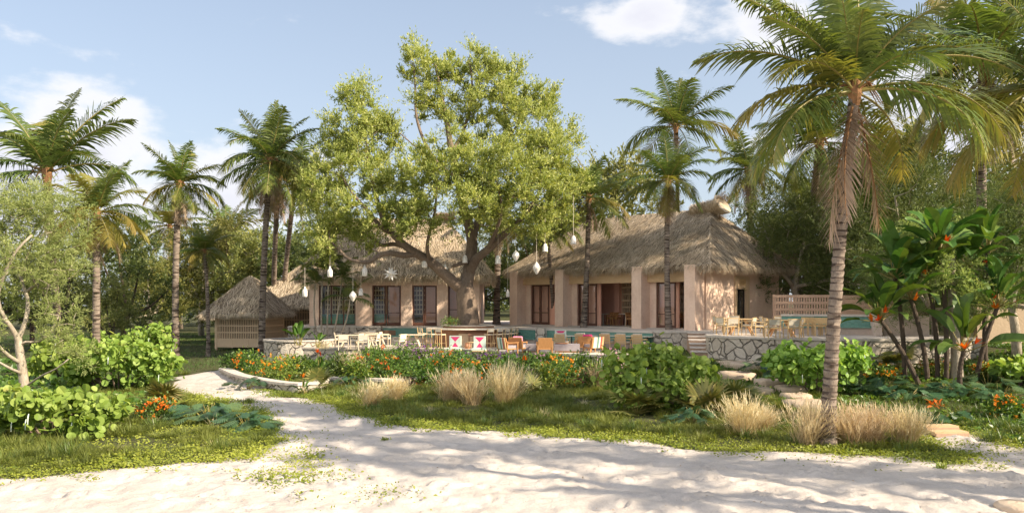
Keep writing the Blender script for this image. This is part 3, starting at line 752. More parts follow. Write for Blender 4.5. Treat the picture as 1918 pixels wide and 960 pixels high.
# ------------------------------------------------------------------ huts
def hut(label, x, y, w_, d_, hw, roof_w, roof_h, rz=0, skirt=True, detail=True):
    z = gz(x, y); h = thing('thatched_hut', label, 'hut', (x, y, z), rz)
    a, c = w_ / 2, d_ / 2
    for sx in (-1, 1):
        for sy in (-1, 1): MB().box((sx * (a - .07), sy * (c - .07), hw / 2), (.15, .15, hw)).build('corner_post', M['hutwood'], h)
    def side(mb, P, Q, lower, rz_):
        P, Q = np.array(P), np.array(Q); L = np.linalg.norm(Q - P); e = (Q - P) / L; mid = (P + Q) / 2
        ang = math.atan2(e[1], e[0])
        if lower:
            mb.box((*mid, .46), (L, .05, .52), ang)
            for k in range(4): mb.box((*(P + e * L * k / 3), .46), (.07, .085, .60), ang)
        else:
            n = int(L / .125)
            for k in range(n): mb.box((*(P + e * L * (k + .5) / n), (hw + .75) / 2), (.062, .05, hw - .75), ang)
            for zz in np.linspace(.76, hw - .02, 5): mb.box((*mid, zz), (L, .064, .085), ang)
    corners = [(-a + .1, -c + .06), (a - .1, -c + .06), (a - .06, -c + .1), (a - .06, c - .1), (-a + .06, -c + .1), (-a + .06, c - .1), (-a + .1, c - .06), (a - .1, c - .06)]
    m1, m2 = MB(), MB()
    for i in range(0, 8, 2): side(m1, corners[i], corners[i + 1], True, 0); side(m2, corners[i], corners[i + 1], False, 0)
    m1.build('panelled_base', M['hutwood'], h); m2.build('slatted_screen', M['hutwood'], h)
    MB().bx(-a + .2, a - .2, -c + .3, -c + .34, .2, hw).bx(-a + .2, -a + .24, -c + .341, c - .3, .2, hw).build('slot_shade_backing', M['darkwood'], h)  # dark sheet behind the slats, coloured so the slots read as shaded
    hip_roof(h, -roof_w / 2, roof_w / 2, -roof_w / 2, roof_w / 2, hw - .05, (-.05, 0), (.05, 0), hw + roof_h, np.random.default_rng(int(x * 10 + 900)), 150 if detail else 110, .2, 'straw_light', .5)
    return h
hut('slatted timber hut with a pointed thatched roof beside the ringed palm trunks', -18.4, 56.0, 3.6, 3.2, 2.6, 4.6, 2.5, -.12)
hut('thatched hut half hidden behind the nearer slatted hut', -20.6, 63.5, 3.6, 3.2, 2.3, 6.0, 2.9, -.1)
hut('dark slatted hut under pale thatch at the left end of the glazed pavilion', -16.6, 63.0, 3.8, 3.4, 3.1, 6.6, 3.1, -.05)
# ------------------------------------------------------------------ palms
def frond_mesh(e0, droop, seed, dead=False, pairs=58, gold=False):
    r = np.random.default_rng(seed); mb = MB()
    K = 26; s = np.linspace(0, 1, K); th = R(e0) - R(droop) * s ** 1.35
    ds = 1 / (K - 1)
    x = np.concatenate([[0], np.cumsum(np.cos(th[:-1]) * ds)]); z = np.concatenate([[0], np.cumsum(np.sin(th[:-1]) * ds)])
    yb = r.normal() * .07 * s ** 2
    C_ = np.stack([x, yb, z], 1)
    mb.tube(C_, np.linspace(.0115, .002, K), 5, 1, .5, cap=False)
    u = np.linspace(.13, .995, pairs)
    T = np.stack([np.cos(np.interp(u, s, th)), 0 * u, np.sin(np.interp(u, s, th))], 1)
    Nn = np.stack([-T[:, 2], 0 * u, T[:, 0]], 1)
    P = np.stack([np.interp(u, s, C_[:, k]) for k in range(3)], 1)
    prof = .06 + .235 * np.sin(np.clip(u * .92 + .1, 0, 1) * math.pi) ** .7
    prof = np.maximum(prof * (1 - .25 * (u > .9)), .07)
    for sg in (-1, 1):
        j = lambda a: r.normal(size=(pairs, 1)) * a
        fw = (.35 + .75 * u[:, None] ** 1.5) + j(.07)
        d = T * fw + np.array([0, sg, 0]) * (1.0 if not dead else .85) + Nn * ((.32 if e0 > 20 else .12) + j(.12))
        dro = (.28 + .40 * r.random(pairs)) * (1.0 if not dead else .5)
        dn = np.array([0, 0, -1.])
        side = T + Nn * .35
        ok = r.random(pairs) > (.03 if not dead else .12)
        tip = np.clip(u * .7 + r.random(pairs) * .4, 0, 1) if e0 < 15 else np.clip(u * .35 + r.random(pairs) * .5, 0, 1)
        mb.blades(P[ok], d[ok], (prof * r.uniform(.86, 1.1, pairs))[ok], .0175 if not dead else .015, dro[ok], 4, tip[ok], side=side[ok], prof=[.55, 1, .95, .6, .06], down=dn)
    return mb.mesh('frond', [M['deadfrond' if dead else ('frond_gold' if gold else 'frond')], M['fibre' if dead else 'rachis']])

E_LV = [84, 66, 48, 30, 12, -8, -28]
DR_LV = [28, 42, 56, 72, 78, 66, 50]
FRONDS = {(e, k): frond_mesh(e, d * (.85 + .3 * k), 100 + i * 7 + k) for i, (e, d) in enumerate(zip(E_LV, DR_LV)) for k in (0, 1)}
FRONDS.update({(e, k + 2): frond_mesh(e, d * (.9 + .25 * k), 150 + i * 7 + k, gold=True) for i, (e, d) in enumerate(zip(E_LV, DR_LV)) for k in (0, 1)})
DEAD = [frond_mesh(-66, 22, 301, True, 60), frond_mesh(-74, 13, 302, True, 60), frond_mesh(-50, 38, 303, True, 60)]

def palm_trunk(top, r0, r1, bend, ringstep, seed, base_flare=1.35):
    r = np.random.default_rng(seed); top = np.array(top, float); L = np.linalg.norm(top)
    n = max(6, int(L / ringstep)); bend = np.array(bend, float)
    pts, rad, rn = [], [], []
    zs = np.cumsum(np.concatenate([[0], ringstep * r.uniform(.75, 1.25, n)])); zs = zs / zs[-1]
    for i in range(n):
        for k, (o, q, c) in enumerate(((.0, 1.04, 1.), (.13, .96, .95), (.24, .94, .15), (.75, 1.02, .0), (.92, 1.06, .3))):
            t = zs[i] + (zs[i + 1] - zs[i]) * o
            p = top * t + bend * (4 * t * (1 - t)) + np.array([r.normal(), r.normal(), 0]) * .004
            rr_ = (r0 + (r1 - r0) * t ** .8) * (1 + (base_flare - 1) * math.exp(-t * L / .45)) * (.95 + .05 * q if L > 12 else q)
            pts.append(p); rad.append(rr_ * r.uniform(.985, 1.015)); rn.append(np.clip(c + r.normal() * .12, 0, 1))
    pts.append(top); rad.append(r1 * 1.02); rn.append(.4)
    return MB().tube(pts, rad, 12, 0, np.array(rn))

PALMC = [0]
def palm(label, base, top, r0, r1, fl, nf=22, ndead=3, seed=1, bend=(0, 0, 0), fronds=None, name='coconut_palm', lo=-34, gold=.13, group=None, ring=.16):
    base = np.array(base, float); rel = np.array(top, float) - base
    o = thing(name, label, 'palm tree', base, 0, group)
    palm_trunk(rel, r0, r1, bend, ring, seed).build('trunk', M['palmbark'], o, True)
    r = np.random.default_rng(seed + 1000)
    fb = MB()
    for k in range(9):                                    # fibre and flower stalks at the heart
        a = r.uniform(0, 6.28); l = fl * r.uniform(.1, .2); d = np.array([math.cos(a), math.sin(a), 0])
        fb.tube([rel + d * r1 * .4, rel + d * l * .5 + [0, 0, l * .35], rel + d * l + [0, 0, l * .25 - r.random() * l]], [r1 * .32, r1 * .22, r1 * .06], 5)
    fb.lathe([(r1 * .95, -fl * .10), (r1 * 1.35, -fl * .02), (r1 * 1.2, fl * .06), (r1 * .3, fl * .13)], 8, rel)
    fb.build('fibre_heart', M['fibre'], o)
    if fronds is None:
        fronds = []
        for i in range(nf):
            q = (i + .5) / nf
            fronds.append((i * 137.5 + r.normal() * 9 + seed * 40, 86 - (86 - lo) * q ** .92 + r.normal() * 5, fl * (.80 + .25 * math.sin(math.pi * min(1, q * .75 + .2))) * r.uniform(.92, 1.08)))
    for az, e, l in fronds:
        lv = min(E_LV, key=lambda q: abs(q - e)); gk = r.random() < (gold * 2.2 if e < 20 else gold * .5)
        f = link('frond', FRONDS[(lv, r.integers(0, 2) + (2 if gk else 0))], o, rel)
        f.rotation_euler = (r.normal() * .12, R(-(e - lv)), R(az)); f.scale = (l, l * r.uniform(.9, 1.1), l)
    for k in range(ndead):
        a = r.uniform(0, 360); l = fl * r.uniform(.6, .95)
        f = link('dry_frond', DEAD[k % 3], o, rel - np.array([0, 0, r1])); f.rotation_euler = (0, 0, R(a)); f.scale = (l, l * .8, l)
    return o

def pxpalm(label, bpx, bz, tpx, dtop=None, **kw):
    b = gp(bpx[0], bpx[1], bz); d = b[1] if dtop is None else dtop
    b[2] = min(b[2], gz(b[0], b[1]) - .05) if bz < 2 else b[2] - .03
    t = dp(tpx[0], tpx[1], d)
    return palm(label, b, t, **kw)

# the tall palm in front: every frond set by hand (azimuth, start angle, length)
near = [(176, 38, 4.1), (160, 58, 4.3), (128, 66, 4.2), (100, 84, 4.2), (60, 76, 4.2), (30, 56, 4.6), (8, 34, 4.5), (-12, 14, 3.9), (-24, 4, 3.6), (188, 12, 3.4), (203, -6, 3.7), (215, 30, 3.2), (-100, 50, 2.6), (-70, 30, 3.0), (-125, 64, 2.8), (90, 30, 3.6), (60, 12, 3.6), (120, 10, 3.5), (150, -8, 3.4), (30, -8, 3.4), (-50, 62, 3.0), (165, 68, 3.2), (-150, 48, 3.2)]
P1 = pxpalm('tallest nearest palm standing in pale fountain grass at the sand edge', (1549, 834), .0, (1601, 172), 19.6, r0=.19, r1=.125, fl=3.6, seed=4, bend=(-.08, 0, 0), fronds=near, ndead=0, ring=.17, gold=.2)
_t = np.array(dp(1601, 172, 19.6)) - np.array(P1.location)
for az, l, k, rl in ((190, 3.7, 1, .0), (205, 3.3, 0, .15), (5, 3.3, 1, .0)):
    f = link('dry_frond', DEAD[k], P1, _t - np.array([0, 0, .12])); f.rotation_euler = (rl, 0, R(az)); f.scale = (l, l * .78, l)

pxpalm('tall palm rising behind the ridge of the right pavilion', (1268, 590), 1.2, (1266, 238), 62, r0=.26, r1=.17, fl=4.9, nf=17, ndead=1, seed=11, lo=-20, gold=.25, bend=(.2, 0, 0))
pxpalm('palm in front of the right pavilion beside the third pair of dark doors', (1253, 617), 2.05, (1252, 338), r0=.17, r1=.13, fl=2.75, nf=24, ndead=4, seed=21, bend=(-.1, 0, 0))
pxpalm('palm growing before the second pair of dark doors of the right pavilion', (1093, 612.5), 2.05, (1103, 372), r0=.18, r1=.14, fl=3.1, nf=22, ndead=3, seed=31, bend=(.05, 0, 0))
pxpalm('slim leaning palm just left of the second column of the right pavilion', (1037, 609), 2.05, (1022, 425), 50.5, r0=.14, r1=.12, fl=2.7, nf=18, ndead=3, seed=38, bend=(.1, 0, 0))
pxpalm('palm trunk in the gap between the two pavilions', (930, 607), 2.05, (934, 400), 55, r0=.23, r1=.18, fl=3.0, nf=16, ndead=3, seed=41)
pxpalm('tall palm with heavy brown dry fronds in front of the slatted hut', (490, 668), .3, (506, 300), r0=.21, r1=.16, fl=3.6, nf=26, ndead=5, seed=53, bend=(-.1, 0, 0))
pxpalm('palm trunk directly behind the front palm at the slatted hut', (514, 640), .3, (522, 335), 55, r0=.21, r1=.17, fl=3.6, nf=18, ndead=3, seed=61, bend=(-.15, 0, 0))
pxpalm('dark leaning palm between the hut and the left pavilion', (524, 640), .35, (552, 352), 58, r0=.2, r1=.17, fl=3.8, nf=18, ndead=3, seed=67, bend=(-.1, 0, 0))
pxpalm('tall straight palm on the dark lawn left of the path', (330, 672), .25, (336, 345), r0=.2, r1=.17, fl=2.75, nf=24, ndead=4, seed=73, bend=(-.12, 0, 0))
pxpalm('shorter palm with yellowing fronds behind the round leaved bushes on the left', (180, 727), .05, (181, 400), r0=.165, r1=.13, fl=2.45, nf=26, ndead=3, seed=83, gold=.5)
pxpalm('broad palm crown rising over the feathery tree at the far left', (112, 668), .2, (88, 325), 41, r0=.22, r1=.19, fl=5.3, ndead=1, seed=88, gold=.1, fronds=[(178, 66, 5.6), (165, 48, 5.4), (190, 28, 4.8), (60, 80, 5.0), (15, 66, 5.6), (-5, 48, 5.6), (10, 26, 4.8), (-60, 66, 4.2), (-100, 50, 3.8), (120, 60, 5.0), (90, 40, 5.0), (-30, 30, 4.4), (150, 12, 4.4), (200, 8, 4.2)])
pxpalm('small thin palm on the lawn left of the slatted hut', (390, 668), .25, (383, 470), r0=.12, r1=.1, fl=1.9, nf=20, ndead=3, seed=97, bend=(.08, 0, 0))
pxpalm('pale thin trunked palm in the wood behind the lawn', (339, 615), .3, (318, 425), 88, r0=.24, r1=.2, fl=4.4, nf=20, ndead=2, seed=103, gold=.5)
pxpalm('sunlit palm crown over the hut roofs at the edge of the wood', (428, 615), .3, (425, 445), 84, r0=.22, r1=.2, fl=4.8, nf=20, ndead=2, seed=109, gold=.3)
pxpalm('dark palm right of the right pavilion roof', (1409, 597), 1.2, (1402, 318), 66, r0=.3, r1=.26, fl=4.0, nf=22, ndead=5, seed=113, gold=.05)
pxpalm('palm crown showing behind the tallest palm', (1500, 603), 1.9, (1535, 268), 44, r0=.24, r1=.2, fl=3.9, nf=22, ndead=3, seed=127, gold=.1)
pxpalm('palm reaching in at the right edge with dense dark fronds', (1850, 640), 1.5, (1842, 120), 36, r0=.24, r1=.2, fl=5.4, nf=28, ndead=5, seed=131, gold=.15, bend=(-.2, 0, 0))
pxpalm('palm at the right edge whose long fronds hang across the right tree line', (2010, 690), .8, (1990, 170), 22, r0=.22, r1=.18, fl=4.1, nf=24, ndead=2, seed=139, gold=.4)
pxpalm('short palm hidden deep in the trees right of the fence', (1585, 603), 1.9, (1575, 420), 52, r0=.2, r1=.18, fl=3.6, nf=18, ndead=2, seed=149, gold=.1)
# palms beyond the right edge of the picture whose shadows lie over the sand
for i, (cx, cy, h, fl) in enumerate(((8.0, 15.9, 9.0, 2.2), (4.5, 17.4, 10.5, 2.4), (.5, 19.2, 12.0, 2.3), (-4.0, 21.2, 13.5, 2.4), (12.0, 14.2, 7.5, 2.4), (-3.0, 17.9, 14.5, 1.8), (11.0, 18.6, 12.5, 2.0), (3.0, 14.6, 11.0, 1.7))):
    k_ = h / math.tan(SUN_EL); x, y = cx + SUN_AZ[0] * k_, cy + SUN_AZ[1] * k_
    palm('palm standing on the beach outside the right edge, its shadow crossing the sand', (x, y, -.05), (x, y + .2, h), .2, .15, fl, 18, 1, 160 + i * 9, (.2, 0, 0), group='palms that shade the sand')

# dark fan palm with a skirt of dead leaves right of the right pavilion
def fan_template(nseg=17, spread=R(250), droop=.25, seed=0):
    r = np.random.default_rng(seed); mb = MB()
    a = np.linspace(-spread / 2, spread / 2, nseg) + r.normal(size=nseg) * .03
    d = np.stack([np.cos(a), np.sin(a), 0 * a + .12 * np.cos(a * 1.4)], 1)
    mb.blades(np.zeros((nseg, 3)), d, r.uniform(.85, 1, nseg) * (1 - .25 * np.abs(a) / spread), .16, droop, 3, r.random(nseg), prof=[.2, 1, .7, .05], side=np.cross(d, [0, 0, 1.]))
    return np.concatenate(mb.v), np.concatenate(mb.f), np.concatenate(mb.r)

def fan_cluster(mb, n, ctr, stem, size, rng, emin, emax, mi=0, droop=.25, smi=1):
    for k in range(n):
        tv, tf, tr = fan_template(17, R(rng.uniform(210, 260)), droop, int(rng.integers(1e6)))
        az, e = rng.uniform(0, 6.283), R(rng.uniform(emin, emax)); L = stem * rng.uniform(.7, 1.1)
        d = np.array([math.cos(az) * math.cos(e), math.sin(az) * math.cos(e), math.sin(e)])
        tip = np.array(ctr) + d * L + np.array([0, 0, -.12 * L])
        mb.tube([ctr, np.array(ctr) + d * L * .55, tip], [.022 * size, .018 * size, .012 * size], 4, smi)
        x = d + np.array([0, 0, -.35 + rng.normal() * .2]); x /= np.linalg.norm(x)
        y = np.cross([0, 0, 1.], x); y /= np.linalg.norm(y) + 1e-6; ax = np.stack([x, y, np.cross(x, y)])
        v = (tv * size * rng.uniform(.8, 1.1)) @ ax + tip
        mb.add(v, tf.copy(), tr * .8 + rng.random() * .2, mi)

fp_b = gp(1497, 606, 2.05); rg = np.random.default_rng(5)
for lab, bx_, top, sk in (('fan palm with a brown skirt of hanging dead leaves beside the right pavilion', 1497, 455, 1), ('second dark fan palm crown close above the wooden lattice fence', 1462, 470, 0)):
    b0 = gp(bx_, 606 if sk else 603, 2.05); t0 = dp(bx_ - 4, top, b0[1]) - b0
    fo = thing('fan_palm', lab, 'palm tree', b0)
    palm_trunk(t0, .2, .15, (.05, 0, 0), .2, 7).build('trunk', M['palmbark'], fo, True)
    c = MB(); fan_cluster(c, 26, t0, .95, .95, rg, -15, 85); c.build('crown', [M['bgleaf'], M['rachis']], fo)
    s = MB(); fan_cluster(s, 24 if sk else 12, t0 - np.array([0, 0, .45]), .8, 1.05, rg, -80, -35, droop=.5); s.build('dead_leaf_skirt', [M['deadfrond'], M['fibre']], fo)

# ------------------------------------------------------------------ broadleaf trees
LEAF_V = np.array([(0, 0, 0), (.5, .2, .07), (1, 0, -.03), (.5, -.2, .07)]); LEAF_F = [(0, 3, 2, 1)]
LEAF2_F = [(0, 2, 1), (0, 3, 2)]
ROUND_V = np.array([(0, 0, 0)] + [(.5 + .5 * math.cos(a) * 1.0, .52 * math.sin(a), .20 * abs(math.sin(a)) + .05 * math.cos(2 * a)) for a in np.linspace(math.pi * .86, -math.pi * .86, 9)])
ROUND_F = [(0, i + 1, i) for i in range(1, 9)]

def grow(paths, clumps, rng, tipr=.014, expo=2.4, wob=.12, step=.4):
    """skeleton: authored limbs (points, r_start, r_end), then every leaf clump reaches for the nearest wood"""
    pos, par, rmin = [], [], []
    for pts, ra, rb in paths:
        pts = densify(pts, step); n = len(pts)
        if pos:
            dd = np.linalg.norm(np.array(pos) - pts[0], axis=1); last = int(dd.argmin())
        else: last = -1
        for i, p in enumerate(pts):
            if last >= 0 and i == 0 and len(pos) and np.linalg.norm(pos[last] - p) < 1e-3: continue
            pos.append(p); par.append(last); rmin.append(ra + (rb - ra) * i / max(1, n - 1)); last = len(pos) - 1
    n0 = len(pos); P = np.array(pos)
    cl = np.array(clumps); left = list(range(len(cl)))
    trunk_n = sum(1 for q in P if False)
    best = np.full(len(cl), 1e9); bi = np.zeros(len(cl), int)
    low = P[:, 2].min() + (np.array(paths[0][0])[-1][2] - P[:, 2].min()) * .55
    def upd(i0):
        Q = np.array(pos[i0:])
        if not len(Q): return
        D = np.linalg.norm(cl[:, None] - Q[None], axis=2) + 1.2 * np.clip(Q[None, :, 2] - cl[:, None, 2], 0, 9) + 50 * (Q[None, :, 2] < low)
        k = D.argmin(1); v = D[np.arange(len(cl)), k]; m = v < best
        best[m] = v[m]; bi[m] = k[m] + i0
    upd(0)
    while left:
        j = min(left, key=lambda q: best[q]); left.remove(j)
        a = np.array(pos[bi[j]]); b = cl[j]; L = np.linalg.norm(b - a); n = max(2, int(L / step)); last = bi[j]; i0 = len(pos)
        mid = np.array([0, 0, 1.]) * L * rng.uniform(-.12, .1) + rng.normal(size=3) * wob * L * .6
        for t in np.linspace(0, 1, n + 1)[1:]:
            p = a + (b - a) * t + mid * 4 * t * (1 - t) * .5 + rng.normal(size=3) * wob * .3 * (t < 1)
            pos.append(p); par.append(last); rmin.append(0); last = len(pos) - 1
        upd(i0)
    n = len(pos); P = np.array(pos); acc = np.zeros(n); r = np.zeros(n); kids_ = [[] for _ in range(n)]
    for i in range(n - 1, -1, -1):
        if acc[i] == 0: acc[i] = tipr ** expo
        r[i] = max(acc[i] ** (1 / expo), rmin[i])
        if par[i] >= 0: acc[par[i]] += acc[i]; kids_[par[i]].append(i)
    for i in range(n0, n):
        r[i] = min(r[i], r[par[i]] * .92)
    mb = MB(); stack = [(0, -1)]
    while stack:
        i, p = stack.pop(); chain = [p, i] if p >= 0 else [i]
        while kids_[i]:
            ks = sorted(kids_[i], key=lambda q: -r[q]); stack += [(q, i) for q in ks[1:]]; i = ks[0]; chain.append(i)
        if len(chain) > 1:
            rad = r[chain].copy()
            if p >= 0: rad[0] = min(r[p] * .9, rad[1] * 1.15)
            mb.tube(P[chain], rad, 12 if rad.max() > .2 else (7 if rad.max() > .06 else 4), cap=True)
    return mb

def sprigs(mb, clumps, R_, rng, twigs=14, per=15, leaf=.16, upb=.35, tv=LEAF_V, tf=LEAF_F, inner=.25, spread=.8, outc=None, outw=.0):
    cl = np.array(clumps); R_ = np.broadcast_to(R_, (len(cl),))
    n = len(cl) * twigs
    c = np.repeat(cl, twigs, 0); rad = np.repeat(R_, twigs)
    d = rng.normal(size=(n, 3)); d[:, 2] += upb * 1.5
    if outc is not None: d += outw * (c - outc) / (np.linalg.norm(c - outc, axis=1)[:, None] + 1e-6)
    d /= np.linalg.norm(d, axis=1)[:, None]
    L = rad * rng.uniform(.5, 1.55, n)
    c = np.repeat(c, per, 0); d2 = np.repeat(d, per, 0); L = np.repeat(L, per); m = n * per
    t = inner + (1 - inner) * rng.random(m)
    p = c + d2 * (L * t)[:, None] + rng.normal(size=(m, 3)) * (.05 * np.repeat(np.repeat(R_, twigs), per))[:, None]
    ld = d2 + rng.normal(size=(m, 3)) * spread; ld[:, 2] += upb
    tone = np.clip(np.repeat(rng.normal(size=n) * .16, per) + rng.random(m) * .75 + .1, 0, 1)
    mb.scatter(tv, tf, p, frames(ld, rng=rng), leaf * rng.uniform(.65, 1.2, m), tone)

def clumps_in(blobs, rng, minsep):
    """points in ellipsoids, kept apart"""
    out = []
    for c, rad, n in blobs:
        c = np.array(c, float); rad = np.array(rad, float); tries = 0; k = 0
        while k < n and tries < n * 30:
            tries += 1
            q = rng.normal(size=3); q /= np.linalg.norm(q); q *= rng.random() ** .38
            p = c + q * rad
            if all(np.sum((p - o) ** 2) > minsep ** 2 for o in out[-400:]): out.append(p); k += 1
    return np.array(out)

# the big tree in the ring bar
TD = 46.5
tb = np.array([dp(877, 612, TD)[0], TD, 1.9])
def tp(px, py, dd=0): return dp(px, py, TD + dd) - tb
rt = np.random.default_rng(17)
limbs = [
    ([np.zeros(3), tp(877, 600), tp(875, 575), tp(872, 552), tp(871, 536)], .68, .50),
    ([tp(871, 536), tp(857, 535, -.1), tp(836, 516, -.5), tp(806, 490, -1), tp(780, 474, -1.4), tp(760, 461, -1.8), tp(735, 437, -2), tp(716, 405, -2), tp(703, 365, -1.8), tp(693, 325, -1.5)], .38, .07),
    ([tp(871, 536), tp(876, 520, .2), tp(881, 490, .3), tp(884, 450, .3), tp(878, 420, .2), tp(868, 385, 0), tp(858, 335, 0), tp(846, 285, 0), tp(838, 235, 0), tp(824, 165, .3), tp(815, 120, .3)], .40, .06),
    ([tp(878, 512, .2), tp(892, 485, -.2), tp(913, 468, -.8), tp(938, 444, -1.4), tp(962, 424, -2), tp(985, 400, -2.4), tp(1010, 360, -2.6)], .30, .07),
    ([tp(780, 474, -1.4), tp(757, 478, -1.8), tp(733, 474, -2.2), tp(710, 478, -2.5), tp(691, 490, -2.8), tp(670, 489, -3), tp(650, 482, -3), tp(632, 464, -3), tp(617, 450, -3)], .19, .05),
    ([tp(760, 461, -1.8), tp(738, 457, -.8), tp(712, 458, 0), tp(690, 440, .6), tp(660, 436, 1), tp(632, 437, 1.2), tp(605, 430, 1.2)], .15, .05),
    ([tp(735, 437, -2), tp(712, 424, -2.6), tp(690, 395, -3), tp(660, 362, -3), tp(640, 330, -3)], .14, .05),
    ([tp(884, 450, .3), tp(893, 420, .8), tp(902, 385, 1.2), tp(925, 330, 1.5), tp(942, 270, 1.5), tp(948, 220, 1.5), tp(935, 170, 1.5)], .22, .05),
    ([tp(942, 270, 1.5), tp(965, 240, 1.2), tp(992, 205, 1), tp(1015, 185, 1)], .09, .035),
    ([tp(858, 335, 0), tp(822, 308, -.3), tp(797, 270, -.5), tp(780, 220, -.5), tp(778, 170, -.4), tp(775, 120, -.2)], .13, .04),
    ([tp(846, 285, 0), tp(868, 245, .6), tp(880, 200, .8), tp(884, 150, .8), tp(878, 110, .8)], .12, .04),
    ([tp(822, 308, -.3), tp(790, 285, -1.2), tp(750, 250, -1.5)], .07, .03),
    ([tp(806, 490, -1), tp(800, 465, -2), tp(806, 430, -3), tp(815, 395, -3.6), tp(818, 350, -4)], .13, .05),
    ([tp(881, 490, .3), tp(866, 492, -.5), tp(850, 498, -1.2)], .16, .10),
    ([tp(913, 468, -.8), tp(930, 430, -2.4), tp(940, 390, -3.4), tp(930, 340, -4)], .14, .05),
    ([tp(703, 365, -1.8), tp(690, 300, -1.2), tp(684, 240, -1), tp(672, 185, -1)], .08, .03),
]
S = TD / FPX
def bl(px, py, dd, rx, ry, rd, n): return (tp(px, py, dd), (rx * S, rd, ry * S), n)
tblobs = [bl(672, 175, -1, 34, 44, 1.1, 9), bl(690, 255, -1, 62, 55, 2.0, 20), bl(640, 265, -.5, 40, 45, 1.6, 9), bl(650, 320, -1.5, 78, 55, 2.6, 22), bl(620, 380, -1.5, 52, 60, 2.5, 18), bl(700, 385, -2.2, 75, 55, 2.4, 16),
          bl(780, 124, 0, 30, 45, 1.0, 9), bl(820, 140, .3, 38, 35, 1.2, 9), bl(880, 138, .8, 44, 48, 1.5, 13), bl(945, 168, 1.4, 44, 50, 1.6, 13), bl(930, 215, 1, 75, 58, 2.4, 24), bl(1010, 195, 1, 38, 40, 1.3, 9), bl(1000, 260, 0, 72, 60, 2.4, 22),
          bl(800, 190, 0, 36, 60, 1.2, 8), bl(850, 215, .2, 60, 55, 1.6, 10), bl(1030, 300, -1, 60, 62, 2.2, 18), bl(950, 310, -2.6, 95, 62, 2.6, 30), bl(860, 300, -2.8, 72, 45, 1.8, 16), bl(815, 345, -4, 55, 55, 1.7, 13), bl(960, 375, -3, 92, 45, 2.4, 22), bl(1055, 345, -1.6, 40, 50, 1.8, 10), bl(890, 375, -4, 62, 42, 1.6, 13), bl(760, 400, -3, 40, 40, 1.5, 7), bl(740, 330, -1, 42, 48, 1.6, 8), bl(612, 455, -2.5, 44, 40, 1.6, 9), bl(655, 420, 1.2, 55, 38, 1.5, 9), bl(990, 430, -2, 55, 22, 1.4, 7), bl(905, 420, 3, 70, 35, 1.4, 8), bl(725, 270, 0, 30, 40, 1.2, 5), bl(768, 345, -2.5, 50, 45, 1.6, 9), bl(790, 425, -3.5, 55, 26, 1.2, 8), bl(690, 450, -1, 55, 22, 1.2, 6), bl(1040, 400, -1, 40, 30, 1.2, 6)]
tblobs = [(a, b, int(n * 1.5)) for a, b, n in tblobs]; tcl = clumps_in(tblobs, rt, .42); tR = rt.uniform(.4, .95, len(tcl))
T = thing('spreading_tree', 'huge spreading olive leaved tree growing out of the ring bar', 'tree', tb)
grow(limbs, tcl, rt, .013, 2.35, .10).build('trunk', M['treebark'], T, True)
mb = MB(); sprigs(mb, tcl, tR, rt, 22, 16, .165, .55, LEAF_V, LEAF2_F, .2, .7, np.array(tp(850, 420)), .7)
mb.build('crown', M['treeleaf'], T)

# pale barked feathery tree at the left edge
FT = thing('feathery_tree', 'pale twisted trunked tree with fine feathery leaves at the left edge', 'tree', gp(47, 765, .0))
fb_ = np.array(FT.location)
def fq(px, py, dd=0): return dp(px, py, fb_[1] + dd) - fb_
rf = np.random.default_rng(23)
flimbs = [([np.array([0, 0, -.1]), fq(46, 735), fq(43, 700), fq(37, 660), fq(34, 635)], .18, .12), ([fq(34, 635), fq(20, 612, -.3), fq(8, 595, -.5), fq(-5, 560, -.7), fq(5, 520, -1), fq(30, 470, -1.2), fq(60, 440, -1)], .09, .035),
          ([fq(34, 635), fq(48, 600, .3), fq(52, 560, .6), fq(40, 520, .9), fq(55, 470, 1), fq(80, 430, 1)], .085, .03), ([fq(40, 680), fq(15, 665, -.5), fq(-10, 640, -1), fq(-40, 600, -1)], .075, .035), ([fq(48, 640), fq(75, 638, .2), fq(95, 620, .4), fq(110, 590, .5)], .05, .025),
          ([fq(46, 725), fq(75, 705, -.4), fq(105, 690, -.7), fq(128, 672, -.8)], .045, .02), ([fq(44, 700), fq(20, 690, -.6), fq(-15, 670, -1)], .06, .03), ([fq(8, 595, -.5), fq(-25, 560, 0), fq(-30, 500, .5)], .08, .03), ([fq(40, 520, .9), fq(15, 480, .9), fq(10, 430, .8)], .06, .03)]
Sf = fb_[1] / FPX
fbl = [(fq(25, 385, 0), (85 * Sf, 1.6, 60 * Sf), 52), (fq(100, 412, .5), (66 * Sf, 1.5, 66 * Sf), 36), (fq(-20, 420, -.5), (70 * Sf, 1.6, 80 * Sf), 28), (fq(90, 500, .5), (62 * Sf, 1.4, 50 * Sf), 20), (fq(25, 490, -1), (60 * Sf, 1.2, 40 * Sf), 16), (fq(115, 600, .5), (46 * Sf, 1.1, 45 * Sf), 13), (fq(140, 655, .3), (30 * Sf, .9, 28 * Sf), 8), (fq(-20, 540, 0), (50 * Sf, 1.2, 40 * Sf), 10), (fq(125, 470, 1), (45 * Sf, 1.2, 60 * Sf), 12), (fq(60, 560, 1.5), (60 * Sf, .8, 40 * Sf), 9), (fq(-20, 620, -1), (30 * Sf, .8, 30 * Sf), 5)]
fcl = clumps_in(fbl, rf, .24)
grow(flimbs, fcl, rf, .0115, 2.3, .16, .25).build('trunk', M['palebark'], FT, True)
mb = MB(); FE_V = LEAF_V * np.array([1, .55, 1]); sprigs(mb, fcl, rf.uniform(.28, .55, len(fcl)), rf, 15, 16, .105, .25, FE_V, LEAF_F, .15, .55); mb.build('crown', M['feather'], FT)

